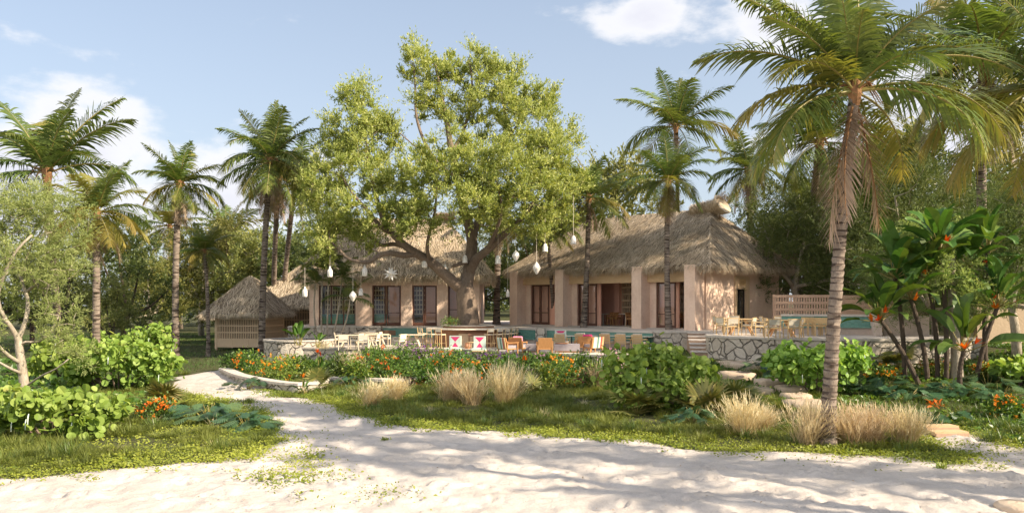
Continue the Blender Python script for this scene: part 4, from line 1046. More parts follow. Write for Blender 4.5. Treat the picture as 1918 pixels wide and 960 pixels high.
# background trees: a few grown models, copied
def bg_model(seed, H, W_, leafm, bark, clear=.3, nb=9, leaf=.26, twigs=13, per=13, cr=1.05, nclump=62, feather=False):
    r = np.random.default_rng(seed)
    tr = [np.array([0, 0, -.3]), np.array([r.normal() * .1, r.normal() * .1, H * clear * .5]), np.array([r.normal() * .25, r.normal() * .25, H * clear])]
    paths = [(tr, H * .028, H * .02)]
    blobs = []
    for k in range(nb):
        a = k * 2.4 + r.normal() * .3; q = (k + .5) / nb; rad = W_ * .5 * (.35 + .5 * math.sin(math.pi * (.25 + .7 * q)))
        c = np.array([math.cos(a) * rad * (1 - q * .5), math.sin(a) * rad * (1 - q * .5), H * (clear * .95 + (.92 - clear) * q)])
        s = W_ * r.uniform(.16, .25)
        blobs.append((c, (s * 1.15, s * 1.15, s * .85), nclump // nb))
        if k % 2 == 0: paths.append(([tr[-1], tr[-1] * .4 + c * .6 + [0, 0, -.4], c], H * .014, H * .005))
    cl = clumps_in(blobs, r, cr * .5)
    return grow(paths, cl, r, .016, 2.35, .12, .6), cl, r
BG = []
for i, (H, W_, lm, bark, kw) in enumerate(((10, 8, 'bgleaf', 'darkbark', {}), (8.5, 7, 'bgleaf2', 'palebark', {}), (11, 9, 'bgleaf', 'darkbark', dict(clear=.22)), (9, 9, 'featherdark', 'palebark', dict(leaf=.19, twigs=30, per=13, cr=.9, nclump=120)), (9.5, 8, 'bgleaf2', 'darkbark', dict(clear=.2)))):
    leaf = kw.pop('leaf', .27); tw, pe = kw.pop('twigs', 17), kw.pop('per', 13)
    wood, cl, r = bg_model(500 + i, H, W_, lm, bark, **kw)
    cm = MB(); sprigs(cm, cl, kw.get('cr', 1.05) * 1.0, r, tw, pe, leaf, .3, LEAF_V * ([1, 1, 1] if lm != 'featherdark' else [1, .6, 1]), LEAF2_F if lm != 'featherdark' else LEAF_F, .2, .7)
    BG.append((wood.mesh('tree_trunk', M[bark], True), cm.mesh('tree_crown', M[lm]), H))
def bgtree(label, px, d, top_py, model, rz, name='broadleaf_tree', group=None, wide=1.0):
    wm, cm, H = BG[model]; x = (px - CX) / FPX * d; z = gz(x, d)
    if -14 < x < 24 and 50 < d < 66: z = max(z, 2.0)
    h = EYE + (HY - top_py) / FPX * d - z; s = h / H
    o = thing(name, label, 'tree', (x, d, z), rz, group); o.scale = (s * wide, s * wide, s)
    link('trunk', wm, o); link('crown', cm, o)
    return o
TREES = [
    ('dark leafy tree filling the wood behind the feathery tree at the left edge', -60, 52, 400, 0, 0), ('bushy tree behind the yellowing left palm', 120, 55, 415, 2, 1), ('dense dark tree between the two tall left palms', 232, 62, 405, 2, 2.2), ('light green round tree low behind the left bushes', 205, 52, 520, 4, .4),
    ('pale trunked tree in the gap left of the straight lawn palm', 280, 70, 480, 1, 3), ('tree with sunlit top between the lawn palm and the huts', 378, 78, 418, 1, 1.2), ('tree rising over the roof of the slatted hut', 440, 76, 408, 4, 4.2), ('tree behind the trunks beside the slatted hut', 490, 72, 432, 1, 5), ('dark tree standing left of the glazed pavilion roof', 565, 70, 425, 0, .5), ('tree top behind the left end of the glazed pavilion roof', 630, 76, 420, 4, 2.6),
    ('dark tree low in the wood between feathery tree and lawn', 60, 60, 470, 0, 2.9), ('dark undergrowth tree at the back of the shaded lawn', 330, 92, 500, 2, 5.1), ('low tree at the back of the lawn left of the huts', 410, 90, 500, 0, 4.0),
    ('dark tree in the gap between the pavilions behind the palm trunk', 905, 78, 440, 2, .9), ('sun flecked tree behind the gap between the pavilions', 960, 84, 430, 4, 3.3), ('tree above the left end of the right pavilion roof', 1010, 76, 400, 0, 1.9), ('tree with airy crown right of the big spreading tree', 1135, 82, 290, 1, .2), ('tree behind the back of the glazed pavilion', 760, 80, 410, 2, 3.9),
    ('dark tree behind the dark palm right of the pavilion roof', 1455, 62, 400, 2, 2), ('tree behind the ridge end of the right pavilion', 1385, 74, 420, 0, 4.4),
    ('feathery tree behind the tallest palm trunk', 1490, 50, 335, 3, .7), ('large feathery tree right of the tallest palm', 1690, 44, 285, 3, 2.3), ('tall tree closing the gap between the two right edge palms', 1745, 62, 232, 2, 1.4), ('tree behind the crown of the tallest palm', 1570, 64, 300, 0, 2.8), ('dark bush tree right of the plank fence end', 1712, 46, 455, 0, .3), ('dark bush tree behind the banana leaved group', 1808, 41, 440, 2, 4.0), ('low dark tree before the tan wall', 1885, 40, 470, 0, 2.2), ('dense feathery tree above the plank fence, right of the tallest palm', 1745, 37, 400, 3, .9), ('feathery tree between the tallest palm and the fence corner', 1620, 47, 350, 3, 1.9), ('feathery tree nearest the right edge', 1905, 33, 345, 3, 5.2), ('leafy tree behind the fan palm with the brown skirt', 1470, 60, 330, 2, .8), ('broad feathery tree at the right edge above the tan wall', 1850, 48, 318, 3, 4.1), ('thin topped tree peeping over the feathery trees', 1660, 66, 240, 1, 5.5), ('feathery tree over the wooden fence', 1590, 54, 400, 3, 5.6), ('dark tree behind the banana leaved plants', 1760, 58, 380, 0, 1.1), ('dark tree at the far right behind the tan wall', 1960, 44, 330, 2, 3.0), ('tree behind the right edge palms', 1890, 66, 240, 4, .3), ('bushy tree low behind the wooden plank fence', 1665, 52, 470, 4, 1.6), ('dark bush tree behind the lattice fence', 1525, 58, 450, 0, 2.7), ('light feathery tree low behind the orange flowering trunks', 1790, 39, 470, 3, 1.2)]
for a in TREES: bgtree(a[0], a[1], a[2], a[3], a[4], a[5], 'feathery_tree' if a[4] == 3 else 'broadleaf_tree', 'trees of the wood behind the buildings')
# a far-off wood closing the horizon on both sides
rw = np.random.default_rng(77); wc = []
for k in range(420):
    a = rw.uniform(-1.2, 1.2); d = rw.uniform(100, 135); wc.append((math.sin(a) * d, math.cos(a) * d, rw.uniform(.5, 8.5) * (1 if rw.random() > .2 else 1.25)))
mb = MB(); sprigs(mb, np.array(wc), 3.0, rw, 16, 14, .9, .3, LEAF_V, LEAF_F, .2, .8)
tag(mb.build('distant_wood', M['bgleaf']), kind='stuff')
# ------------------------------------------------------------------ plants
def on(px, py):
    """where the view ray through a photo pixel meets the planted ground"""
    z = 0.
    for _ in range(25):
        p = gp(px, py, z); z = .5 * z + .5 * gz(p[0], p[1])
    p[2] = gz(p[0], p[1]); return p

rp = np.random.default_rng(99)
def sea_grape(label, px, base, w, top, n=900, leaf=.25, z=None, extra=()):
    b = on(px, base); d = b[1]; rx = w * d / FPX / 2; h = EYE + (HY - top) / FPX * d - b[2]
    o = thing('sea_grape_bush', label, 'bush', b, 0, 'round leaved sea grape bushes')
    lobes = [(np.array([0, 0, h * .42]), np.array([rx * .8, rx * .55, h * .5]))]
    for k in range(7):
        a = k * .9 + rp.random() * .5; lobes.append((np.array([math.cos(a) * rx * .66, math.sin(a) * rx * .45, h * rp.uniform(.22, .78)]), np.array([rx * .36, rx * .32, h * .30]) * rp.uniform(.65, 1.2)))
    for q in extra: lobes.append(q)
    mb = MB()
    per = n // len(lobes)
    for c, r_ in lobes:
        u = unit(per, rp, .15); s = rp.random(per) ** .3
        p = c + u * r_ * s[:, None] * (rp.uniform(.85, 1.12, (per, 1)) + .22 * np.abs(rp.normal(size=(per, 1))) * (rp.random((per, 1)) < .25)); ok = p[:, 2] > .04; p, u = p[ok], u[ok]; m = len(p)
        nrm = u + rp.normal(size=(m, 3)) * .8 + np.array([.15, -.2, .4])
        dd = rp.normal(size=(m, 3)) + np.array([0, 0, .3])
        ax = frames(dd, upish=nrm)
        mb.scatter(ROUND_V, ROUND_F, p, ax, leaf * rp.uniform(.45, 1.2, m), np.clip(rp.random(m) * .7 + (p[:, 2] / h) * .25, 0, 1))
    mb.build('foliage', M['grape'], o)
    st_ = MB()
    for c, r_ in lobes:
        st_.tube([np.array([c[0] * .2, c[1] * .2, -.1]), c * np.array([.6, .6, .55]), c], [.04, .03, .015], 5)
        for q in range(4): st_.tube([c * .7, c + unit(1, rp, .3)[0] * r_ * .8], [.018, .007], 4)
    st_.build('stem', M['treebark'], o)
    for k in range(7):
        c, r_ = lobes[rp.integers(0, len(lobes))]; u = unit(1, rp, .2)[0]; u[1] = -abs(u[1]); p = c + u * r_ * 1.02
        MB().tube([p, p + [0, -.03, -.08], p + [0, -.04, -.26]], [.012, .018, .008], 5).build('flower_spike', M['mintfab'], o)
    return o
sea_grape('wide sea grape bush filling the lower left corner behind the grass', 100, 818, 270, 728, 1500, .23)
sea_grape('tall sunlit sea grape bush around the yellowing palm trunk', 222, 728, 215, 636, 2000, .23)
sea_grape('sea grape bush farthest back on the left, by the shaded lawn', 268, 684, 118, 606, 1100, .22)
sea_grape('darker sea grape bush behind the pale twisted trunk', 120, 708, 130, 634, 800, .27)
sea_grape('big sea grape bush in the middle, in front of the stone stairs', 1236, 764, 215, 644, 1900, .21)
sea_grape('sea grape bush spreading behind the tallest palm, under the right terrace wall', 1530, 738, 205, 642, 1700, .22)
sea_grape('sea grape bush cut by the right edge of the picture', 1912, 722, 110, 672, 600, .25)

def flower_bush(label, px, base, w, top, petals='orange', leafm='shrub', nleaf=900, nfl=28, fs=.085, leaf=.12, z=None, tone=0):
    b = on(px, base) if z is None else gp(px, base, z); d = b[1]; rx = w * d / FPX / 2; h = max(.25, EYE + (HY - top) / FPX * d - b[2])
    o = thing('flowering_bush', label, 'bush', b, 0, None)
    u = unit(nleaf, rp, .25); s = rp.random(nleaf) ** .35
    p = np.array([0, 0, h * .45]) + u * np.array([rx, rx * .75, h * .55]) * s[:, None] * (1 + .2 * rp.normal(size=(nleaf, 1))); p[:, 2] = np.maximum(p[:, 2], .03)
    mb = MB(); mb.scatter(LEAF_V * [1, 1.4, 1], LEAF_F, p, frames(u + rp.normal(size=(nleaf, 3)) * .8), leaf * rp.uniform(.6, 1.2, nleaf), np.clip(rp.random(nleaf) + tone, 0, 1)); mb.build('foliage', M[leafm], o)
    fl = MB(); u = unit(nfl, rp, .3); u[:, 1] -= .35; u /= np.linalg.norm(u, axis=1)[:, None]
    c = np.array([0, 0, h * .45]) + u * np.array([rx, rx * .78, h * .58]) * rp.uniform(.85, 1.12, (nfl, 1)); c[:, 2] = np.maximum(c[:, 2], .08)
    k = 7; c2 = np.repeat(c, k, 0) + rp.normal(size=(nfl * k, 3)) * fs * .25; d2 = np.repeat(u, k, 0) * .5 + rp.normal(size=(nfl * k, 3)) * .75
    fl.scatter(LEAF_V * [1, 1.7, 1], LEAF_F, c2, frames(d2), fs * rp.uniform(.7, 1.25, nfl * k), np.clip(np.repeat(rp.random(nfl), k) * .8 + rp.random(nfl * k) * .25, 0, 1)); fl.build('blossom', M[petals], o)
    return o
flower_bush('orange flowering bush beside the foot of the tall palm at the hut', 468, 700, 56, 655)
flower_bush('bright yellow green bush with orange flowers on the low stone edging', 526, 712, 74, 664, nfl=32, tone=.5)
flower_bush('orange flowering bush in the bed below the left end of the terrace wall', 706, 716, 88, 650, nfl=40, nleaf=1200)
flower_bush('orange flowering bush under the ring bar, left of a twin', 832, 718, 72, 655, nfl=34, nleaf=1100)
flower_bush('lower orange flowering bush just behind the wide fountain grass', 884, 722, 76, 672, nfl=32)
flower_bush('orange flowering bush below the lounge seats in the middle', 1048, 722, 80, 668, nfl=38, nleaf=1100)
flower_bush('small red orange flowering bush between the left grass and the dark split leaves', 296, 786, 76, 746, fs=.085, nfl=40)
flower_bush('orange flowering bush near the right edge above the strap leaves', 1886, 782, 66, 742, fs=.09)
flower_bush('low orange flowering bush at the foot of the right terrace wall', 1650, 712, 62, 684, fs=.09, nfl=26)
flower_bush('low golden flowering bush between the banana leaved trunks', 1752, 708, 66, 672, fs=.08, nfl=26, tone=.4)
flower_bush('small orange flowering plant right of the short leaning trunk', 1840, 712, 46, 680, fs=.08, nfl=20, tone=.4)
for i, (px, by, w_, tp_, pet, lab) in enumerate(((762, 690, 60, 640, 'purple', 'purple flowering bush against the terrace wall below the dining tables'), (806, 690, 66, 648, 'purple', 'purple flowering bush left of the twin orange bushes'), (868, 694, 46, 662, 'purple', 'dark purple flowering bush between the twin orange bushes'), (918, 694, 62, 658, 'purple', 'purple flowering bush under the right end of the ring bar'), (952, 696, 44, 660, 'purple', 'purple flowering bush left of the upright green paddle leaves'), (1142, 700, 56, 655, 'pink', 'pale pink flowering bush at the right end of the long terrace wall'), (1010, 700, 40, 664, 'pink', 'small pink flowering bush below the orange armchairs'))):
    flower_bush(lab, px, by, w_, tp_, pet, 'shrub', 900, 60, .06)

for px, by, w_, tp_, tone, lab in ((640, 708, 60, 664, 0, 'dark leafy shrub at the left foot of the long terrace wall'), (668, 722, 54, 678, .3, 'leafy shrub just left of the tall orange bush'), (745, 706, 66, 656, -.1, 'dark leafy shrub between the tall orange bush and the purple ones'), (790, 722, 64, 676, .1, 'leafy shrub in front of the purple flowers'), (858, 706, 60, 660, -.1, 'dark leafy shrub behind the twin orange bushes'), (922, 720, 66, 672, 0, 'leafy shrub right of the lower orange bush'), (985, 706, 64, 664, -.1, 'dark leafy shrub below the striped lounge chair'), (1015, 728, 56, 684, .2, 'low leafy shrub left of the middle orange bush'), (1085, 708, 66, 662, -.1, 'dark leafy shrub behind the maroon plant'), (1118, 726, 60, 676, .1, 'leafy shrub by the broad paddle leaves'), (700, 700, 56, 652, 0, 'leafy shrub behind the tall orange bush'), (560, 700, 60, 668, 0, 'dark shrub under the round stone planter'), (440, 696, 50, 662, -.1, 'dark shrub left of the palm foot at the path'), (1030, 700, 54, 662, 0, 'leafy shrub behind the middle orange bush')):
    b = on(px, by); o = thing('leafy_shrub', lab, 'bush', b); rx = w_ * b[1] / FPX / 2; h = max(.3, EYE + (HY - tp_) / FPX * b[1] - b[2]); n = 900
    u = unit(n, rp, .3); p = np.array([0, 0, h * .42]) + u * np.array([rx, rx * .7, h * .6]) * (rp.random((n, 1)) ** .4) * rp.uniform(.8, 1.25, (n, 1)); p[:, 2] = np.maximum(p[:, 2], .03)
    mb = MB(); mb.scatter(LEAF_V * [1, 1.2, 1], LEAF_F, p, frames(u + rp.normal(size=(n, 3)) * .7), rp.uniform(.09, .20, n), np.clip(rp.random(n) * .8 + tone, 0, 1)); mb.build('foliage', M['shrub'], o)

def paddle(mb, base, az, e, L, W, stem, rng, mi=0, smi=1, split=True):
    """one long banana-like leaf on its stalk"""
    K = 9; s = np.linspace(0, 1, K); th = R(e) - R(rng.uniform(45, 85)) * s ** 1.6
    hx = np.array([math.cos(az), math.sin(az), 0]); sd_ = np.array([-math.sin(az), math.cos(az), 0])
    d0 = hx * math.cos(R(min(88, e + 8))) + np.array([0, 0, 1]) * math.sin(R(min(88, e + 8)))
    b2 = np.array(base) + d0 * stem
    mb.tube([base, (np.array(base) + b2) / 2 + hx * .02, b2], [.022, .017, .013], 5, smi)
    ds = L / (K - 1)
    c = b2 + np.outer(np.concatenate([[0], np.cumsum(np.cos(th[:-1]) * ds)]), hx) + np.outer(np.concatenate([[0], np.cumsum(np.sin(th[:-1]) * ds)]), [0, 0, 1])
    nrm = -np.outer(np.sin(th), hx) + np.outer(np.cos(th), [0, 0, 1])
    prof = np.sin(np.clip(s * .93 + .06, 0, 1) * math.pi) ** .6 * W / 2
    roll = rng.normal() * .35
    for sg in (-1, 1):
        lift = .28 + sg * roll
        e1 = c + (sd_ * sg * .97)[None] * prof[:, None] + nrm * (prof * lift)[:, None]
        e1 = e1 + (rng.normal(size=(K, 3)) * .012 * W * 3 if split else 0)
        v = np.concatenate([c, e1]); f = [(i, i + 1, K + i + 1, K + i) if sg < 0 else (i, K + i, K + i + 1, i + 1) for i in range(K - 1)]
        mb.add(v, f, np.clip(rng.random() * .8 + .1 * sg * .5 + .1, 0, 1), mi)

def paradise_flower(mb, p, az, s, rng):
    for k in range(7):
        a = az + rng.normal() * .5; e = rng.uniform(.1, 1.3)
        d = np.array([[math.cos(a) * math.cos(e), math.sin(a) * math.cos(e), math.sin(e)]])
        mb.blades(np.array([p]), d, s * rng.uniform(.7, 1.1), s * .22, .05, 3, prof=[.5, 1, .7, .04])

def paddle_plant(label, px, base, h, n, flowers=0, z=None, leafm='paddle', name='paddle_leaf_plant', spread=(48, 88), L=None, W=.16, stem=.45):
    b = on(px, base) if z is None else gp(px, base, z)
    o = thing(name, label, 'plant', b); mb = MB()
    for k in range(n):
        l = (L or h * .62) * rp.uniform(.75, 1.1)
        paddle(mb, (rp.normal() * .08, rp.normal() * .08, 0), k * 2.4 + rp.random(), rp.uniform(*spread), l, W * rp.uniform(.8, 1.2) * h, stem * h * rp.uniform(.6, 1), rp)
    mb.build('foliage', [M[leafm], M['rachis']], o)
    for k in range(flowers):
        a = rp.uniform(-2.6, -.5); f = MB(); tip = np.array([math.cos(a) * .22 * h, math.sin(a) * .22 * h, h * rp.uniform(.8, 1.02)])
        f.tube([(0, 0, 0), tip * np.array([.6, .6, .6]), tip], [.015, .012, .01], 5, 1); paradise_flower(f, tip, a, .24, rp); f.build('flower', [M['flame'], M['rachis']], o)
    return o
paddle_plant('bright upright paddle leaved plant in the round stone planter', 560, 646, 1.35, 9, z=1.38, W=.2)
paddle_plant('dark paddle leaved plant beside the bright one in the round planter', 596, 650, .95, 6, z=1.38, W=.22)
paddle_plant('dark bird of paradise plant with orange flowers left of the terrace wall bushes', 598, 712, 1.25, 13, 3, W=.13)
paddle_plant('bird of paradise plant lying over the sand path edging', 566, 738, .75, 9, 1, W=.12, spread=(15, 70))
paddle_plant('upright light green paddle leaved plant below the striped lounge chair', 944, 716, 1.35, 9, W=.15, spread=(60, 90))
paddle_plant('bird of paradise plant with orange flowers right of the purple bushes', 975, 712, 1.1, 11, 2, W=.11)
paddle_plant('broad paddle leaved plant left of the big sea grape bush', 1146, 722, 1.15, 8, W=.24)
paddle_plant('maroon leaved plant between orange flowers and the big sea grape', 1098, 722, 1.15, 22, leafm='maroon', W=.075, spread=(35, 88), stem=.15, name='maroon_cordyline')
paddle_plant('dark green and maroon rosette plant in the bed under the ring bar', 765, 724, .7, 22, leafm='maroon', W=.09, spread=(20, 80), stem=.05, name='rosette_plant', L=.6)
paddle_plant('small orange bronze rosette plant right of the maroon rosette', 789, 722, .5, 16, leafm='flame', W=.1, spread=(20, 75), stem=.05, name='rosette_plant', L=.42)
paddle_plant('dark strap leaved plant between the orange bushes and the wide fountain grass', 950, 738, .9, 24, W=.08, spread=(20, 80), stem=.1, leafm='strap', name='strap_leaf_plant')
paddle_plant('tuft of dark strap leaves left of the purple flowers', 742, 712, 1.0, 22, W=.07, spread=(35, 85), stem=.1, leafm='strap', name='strap_leaf_plant')
paddle_plant('bright green arrow shaped leaves sticking up between orange and purple flowers', 716, 694, 1.15, 5, W=.3, spread=(65, 88))
paddle_plant('fallen bromeliad like plant with small orange bracts in the right ground cover', 1752, 762, .45, 14, leafm='flame', W=.12, spread=(15, 75), stem=.05, name='rosette_plant', L=.4)

def palmetto(label, px, base, size, n):
    b = on(px, base); o = thing('palmetto', label, 'plant', b); mb = MB()
    fan_cluster(mb, n, (0, 0, .02), size * .75, size * .62, rp, 12, 75, droop=.12); mb.build('foliage', [M['palmetto'], M['rachis']], o)
palmetto('palmetto with spiky fans behind the small red orange bush on the left', 312, 766, 1.0, 13)
palmetto('palmetto in front of the big sea grape bush, left one of two', 1192, 778, 1.05, 13)
palmetto('palmetto under the right side of the big sea grape bush', 1322, 776, 1.15, 14)
palmetto('palmetto left of the stepping stones', 1376, 764, .95, 12)
palmetto('dark palmetto beside the lying bird of paradise by the kerb', 592, 730, .9, 9)
palmetto('palmetto leaning on the right terrace wall under the banana leaves', 1684, 690, 1.15, 11)
palmetto('small palmetto in the flower bed behind the fountain grass', 1000, 734, .8, 9)
palmetto('young palmetto by the left edge of the tallest palm', 1462, 790, .7, 8)

SPL = MB()
for k in range(7):                                        # split leaf template along +x
    u = .12 + .78 * k / 6; ln = .42 * math.sin(math.pi * (.18 + .72 * u)) + .05
    for sg in (-1, 1):
        SPL.blades(np.array([[u, 0, 0]]), np.array([[.75, sg * 1.0, .12]]), ln, .095, .18, 2, .5, side=np.array([[1., -sg * .4, 0]]), prof=[.75, 1, .15])
SPL.blades(np.array([[0, 0, 0]]), np.array([[1., 0, .1]]), 1.0, .12, .22, 4, .5, side=np.array([[0, 1., 0]]))
SPL_V, SPL_F = np.concatenate(SPL.v), [tuple(q) for q in np.concatenate(SPL.f)]
def split_leaf(label, px, base, w, h, n, leaf=.5):
    b = on(px, base); o = thing('split_leaf_plant', label, 'plant', b); mb = MB()
    rx = w * b[1] / FPX / 2
    a = rp.uniform(0, 6.283, n); q = np.sqrt(rp.random(n)); c = np.stack([np.cos(a) * rx * q, np.sin(a) * rx * q * .7, h * (1 - .55 * q ** 2) * rp.uniform(.6, 1.1, n)], 1)
    d = np.stack([np.cos(a) * (.4 + q), np.sin(a) * (.4 + q) - .2, -.25 + rp.normal(size=n) * .25], 1)
    mb.scatter(SPL_V, SPL_F, c, frames(d, upish=rp.normal(size=(n, 3)) * .3 + [0, -.1, 1]), leaf * rp.uniform(.7, 1.2, n), rp.random(n))
    for k in range(0, n, 2): mb.tube([c[k] * np.array([.2, .2, 0]), c[k] * np.array([.7, .7, .75]), c[k]], [.012, .01, .008], 4, 1)
    mb.build('foliage', [M['philo'], M['rachis']], o)
split_leaf('dark split leaf plant between the left grass and the sand path', 392, 790, 100, .62, 44)
split_leaf('dark split leaf plant at the tip of the left grass, nearest the path', 462, 800, 92, .48, 40)
split_leaf('blue green split leaf plant in front of the palmettos in the middle', 1296, 796, 78, .55, 34, .42)
split_leaf('dark split leaf plant on the left shoulder of the right sea grape bush', 1432, 704, 70, .8, 30)
split_leaf('shaded split leaf plant at the bend of the sand path kerb', 462, 728, 66, .5, 26, .4)
split_leaf('split leaf plant low behind the yellow green flowering bush', 655, 726, 60, .5, 24, .4)
split_leaf('split leaf plant under the palmetto at the right wall', 1655, 736, 90, .6, 34)
split_leaf('shiny split leaf plant around the foot of the short banana leaved trunk', 1790, 742, 120, .55, 46)
split_leaf('split leaf plant left of the leaning banana leaved trunks', 1700, 748, 90, .5, 34)
split_leaf('dark split leaf plant above the wooden step', 1760, 792, 90, .42, 34, .42)
split_leaf('split leaf plant behind the strap leaves at the right edge', 1870, 752, 110, .6, 40)
split_leaf('split leaf plant against the right terrace wall, deep in shade', 1650, 688, 110, .7, 36)
split_leaf('split leaf plant right of the banana leaved trunks below the tan wall', 1850, 726, 90, .6, 30)

def strap_tuft(label, px, base, h, n, matn='strap', name='strap_leaf_plant', w=.018, spread=.75, r=.12, z=None, lean=(0, 0)):
    b = on(px, base) if z is None else gp(px, base, z); o = thing(name, label, 'plant', b); mb = MB()
    d = np.stack([rp.normal(size=n) * spread + lean[0], rp.normal(size=n) * spread + lean[1], np.ones(n)], 1)
    mb.blades(rp.normal(size=(n, 3)) * [r, r, 0], d, h * rp.uniform(.7, 1.15, n), w * rp.uniform(.7, 1.2, n), rp.uniform(.15, .5, n), 4, rp.random(n)); mb.build('foliage', M[matn], o)
    return o
for i, (px, py, h) in enumerate(((1858, 826, .62), (1905, 812, .6), (1876, 800, .58), (1822, 800, .45))):
    strap_tuft(['strap leaved plant nearest the sand at the right edge', 'strap leaved plant cut by the right edge beside the sand', 'strap leaved plant behind the two nearest ones on the right', 'low strap leaved plant above the right sand strip'][i], px, py, h, 150)
for i, (px, py, h) in enumerate(((700, 770, .5), (640, 742, .45), (745, 790, .42), (985, 775, .45), (1060, 790, .42), (1180, 800, .48), (1255, 805, .4), (905, 795, .4))):
    strap_tuft(['strap leaved tuft below the left small fountain grass', 'strap leaved tuft by the kerb at the path', 'low strap leaved tuft at the path edge left of middle', 'strap leaved tuft right of the wide fountain grass', 'pale strap leaved tuft on the lawn in the middle', 'strap leaved tuft below the left palmetto', 'low strap leaved tuft left of the blue green split leaves', 'strap leaved tuft on the lawn below the wide fountain grass'][i], px, py, h, 110)
strap_tuft('small round grass tuft alone on the sand path', 466, 753, .34, 420, 'grass', 'grass_tuft', .008, .8, .12)
for px, py, lab in ((1592, 618, 'pale green grass dome at the foot of the teal bench, left of two touching'), (1606, 618, 'pale green grass dome right of its touching twin by the teal bench'), (1637, 618, 'single pale green grass dome on the right terrace edge')):
    strap_tuft(lab, px, py + 4, .55, 420, 'grass', 'grass_dome', .012, .85, .14, z=Z_UP)
strap_tuft('dry beige grass growing over the planter rim before the chairs', 606, 652, .75, 120, 'plume', 'grass_tuft', .012, .6, .2, z=1.3)

def fountain(label, px, base, w, h, n=480, lean=.25):
    b = on(px, base); s = b[1] / FPX; W_, H_ = w * s / 2, h * s * 1.08
    o = thing('fountain_grass', label, 'grass clump', b, 0, 'beige fountain grass clumps'); mb = MB()
    d = np.stack([rp.normal(size=n) * .42 * W_ / H_ * 1.9 + lean, rp.normal(size=n) * .4 - .1, np.ones(n)], 1)
    L = H_ * rp.uniform(.75, 1.35, n); bs = rp.normal(size=(n, 3)) * [W_ * .22, W_ * .2, 0]
    mb.blades(bs, d, L, .014, rp.uniform(.05, .3, n), 4, rp.random(n) * .7)
    k = n // 2; dn = d[:k] / np.linalg.norm(d[:k], axis=1)[:, None]      # soft seed heads
    for j in range(5):
        p = bs[:k] + dn * (L[:k] * (.62 + .09 * j))[:, None] + np.array([0, 0, -1]) * (.16 * L[:k] * (.62 + .09 * j) ** 2)[:, None]
        mb.blades(p, dn + rp.normal(size=(k, 3)) * .28, L[:k] * .2, .016, .1, 2, .5 + rp.random(k) * .5)
    mb.build('foliage', M['plume'], o)
FG = [(692, 762, 52, 36, 'small fountain grass clump nearest the path, left of its pair'), (738, 748, 50, 36, 'small fountain grass clump, right of the pair near the path'), (842, 752, 66, 54, 'left part of the wide fountain grass group in the middle lawn'), (884, 758, 62, 50, 'middle clump of the wide fountain grass group on the lawn'), (946, 758, 66, 56, 'fountain grass clump standing a little right of the wide group'), (1122, 726, 50, 38, 'fountain grass clump half hidden left of the big sea grape'), (652, 706, 46, 36, 'fountain grass clump against the terrace wall left of the orange bush'),
      (1392, 815, 92, 58, 'fountain grass clump farthest left of those around the tallest palm'), (1424, 806, 70, 46, 'fountain grass clump below the stepping stones'), (1512, 832, 96, 70, 'fountain grass clump touching the left side of the tallest palm'), (1592, 832, 96, 70, 'fountain grass clump touching the right side of the tallest palm'), (1630, 830, 80, 62, 'fountain grass clump second to the right of the tallest palm'), (1694, 830, 88, 56, 'fountain grass clump nearest the wooden step')]
for i, (px, by, w_, h_, lab) in enumerate(FG): fountain(lab, px, by, w_, h_ * rp.uniform(.85, 1.2), int(rp.uniform(260, 560)), rp.uniform(-.05, .45))

# tall bird of paradise trees
BP = [((1722, 722), (1650, 600), 12, 3, 'leaning banana leaved trunk farthest left with an orange flower'), ((1738, 716), (1706, 560), 12, 1, 'second banana leaved trunk from the left, hidden by its neighbours'), ((1756, 714), (1738, 520), 14, 3, 'banana leaved trunk in the middle of the group with many orange flowers'), ((1772, 716), (1760, 470), 15, 2, 'tallest banana leaved plant of the group, its upright leaf highest'), ((1800, 742), (1806, 655), 9, 3, 'short front banana leaved plant carrying two orange flowers'), ((1828, 718), (1868, 575), 12, 3, 'banana leaved trunk leaning right toward the tan wall'), ((1694, 712), (1676, 520), 12, 0, 'banana leaved plant at the back left of the group, leaves low over the wall'), ((1800, 706), (1812, 500), 13, 2, 'banana leaved plant behind the pale gnarled trunk'), ((1848, 708), (1850, 470), 12, 0, 'banana leaved plant at the back right, leaves pale against the trees')]
for (bp_, tp_, n, fl, lab) in BP:
    b = on(*bp_); t = dp(tp_[0], tp_[1], b[1] + rp.uniform(-.3, .3)) - b
    o = thing('bird_of_paradise_tree', lab, 'plant', b, 0, 'banana leaved bird of paradise trees')
    k = 22; tt = np.linspace(0, 1, k)[:, None]; pts = np.array(t) * tt + np.array([-.1 * np.sign(t[0]), 0, 0]) * (4 * tt * (1 - tt)); rad = .085 * (1 + .18 * (np.arange(k) % 2)) * (1 - .2 * tt[:, 0])
    MB().tube(pts, rad, 9).build('trunk', M['darkbark'], o)
    mb = MB()
    n = int(n * 1.5)
    for j in range(n):
        e = 88 - 88 * (j / n) + rp.normal() * 8
        paddle(mb, t + np.array([0, 0, rp.uniform(-.1, .05)]), j * 2.4 + rp.random() * .6, e, rp.uniform(1.0, 1.65) * (1.0 if n > 9 else .7), rp.uniform(.36, .54) * (1.0 if n > 9 else .7), rp.uniform(.5, .85) * (1.0 if n > 9 else .7), rp)
    mb.build('foliage', [M['paddle'], M['rachis']], o)
    for j in range(fl):
        a = rp.uniform(-2.9, -.3); p = t + np.array([math.cos(a) * .5, math.sin(a) * .4, rp.uniform(-.1, .35)]); f = MB()
        f.tube([t, (t + p) / 2 + [0, 0, .05], p], [.022, .018, .014], 5, 1); paradise_flower(f, p, a, .36, rp); f.build('flower', [M['flame'], M['rachis']], o)
gb = on(1788, 716); gt = thing('pale_gnarled_trunk', 'thick pale gnarled trunk standing among the banana leaved trunks', 'tree', gb)
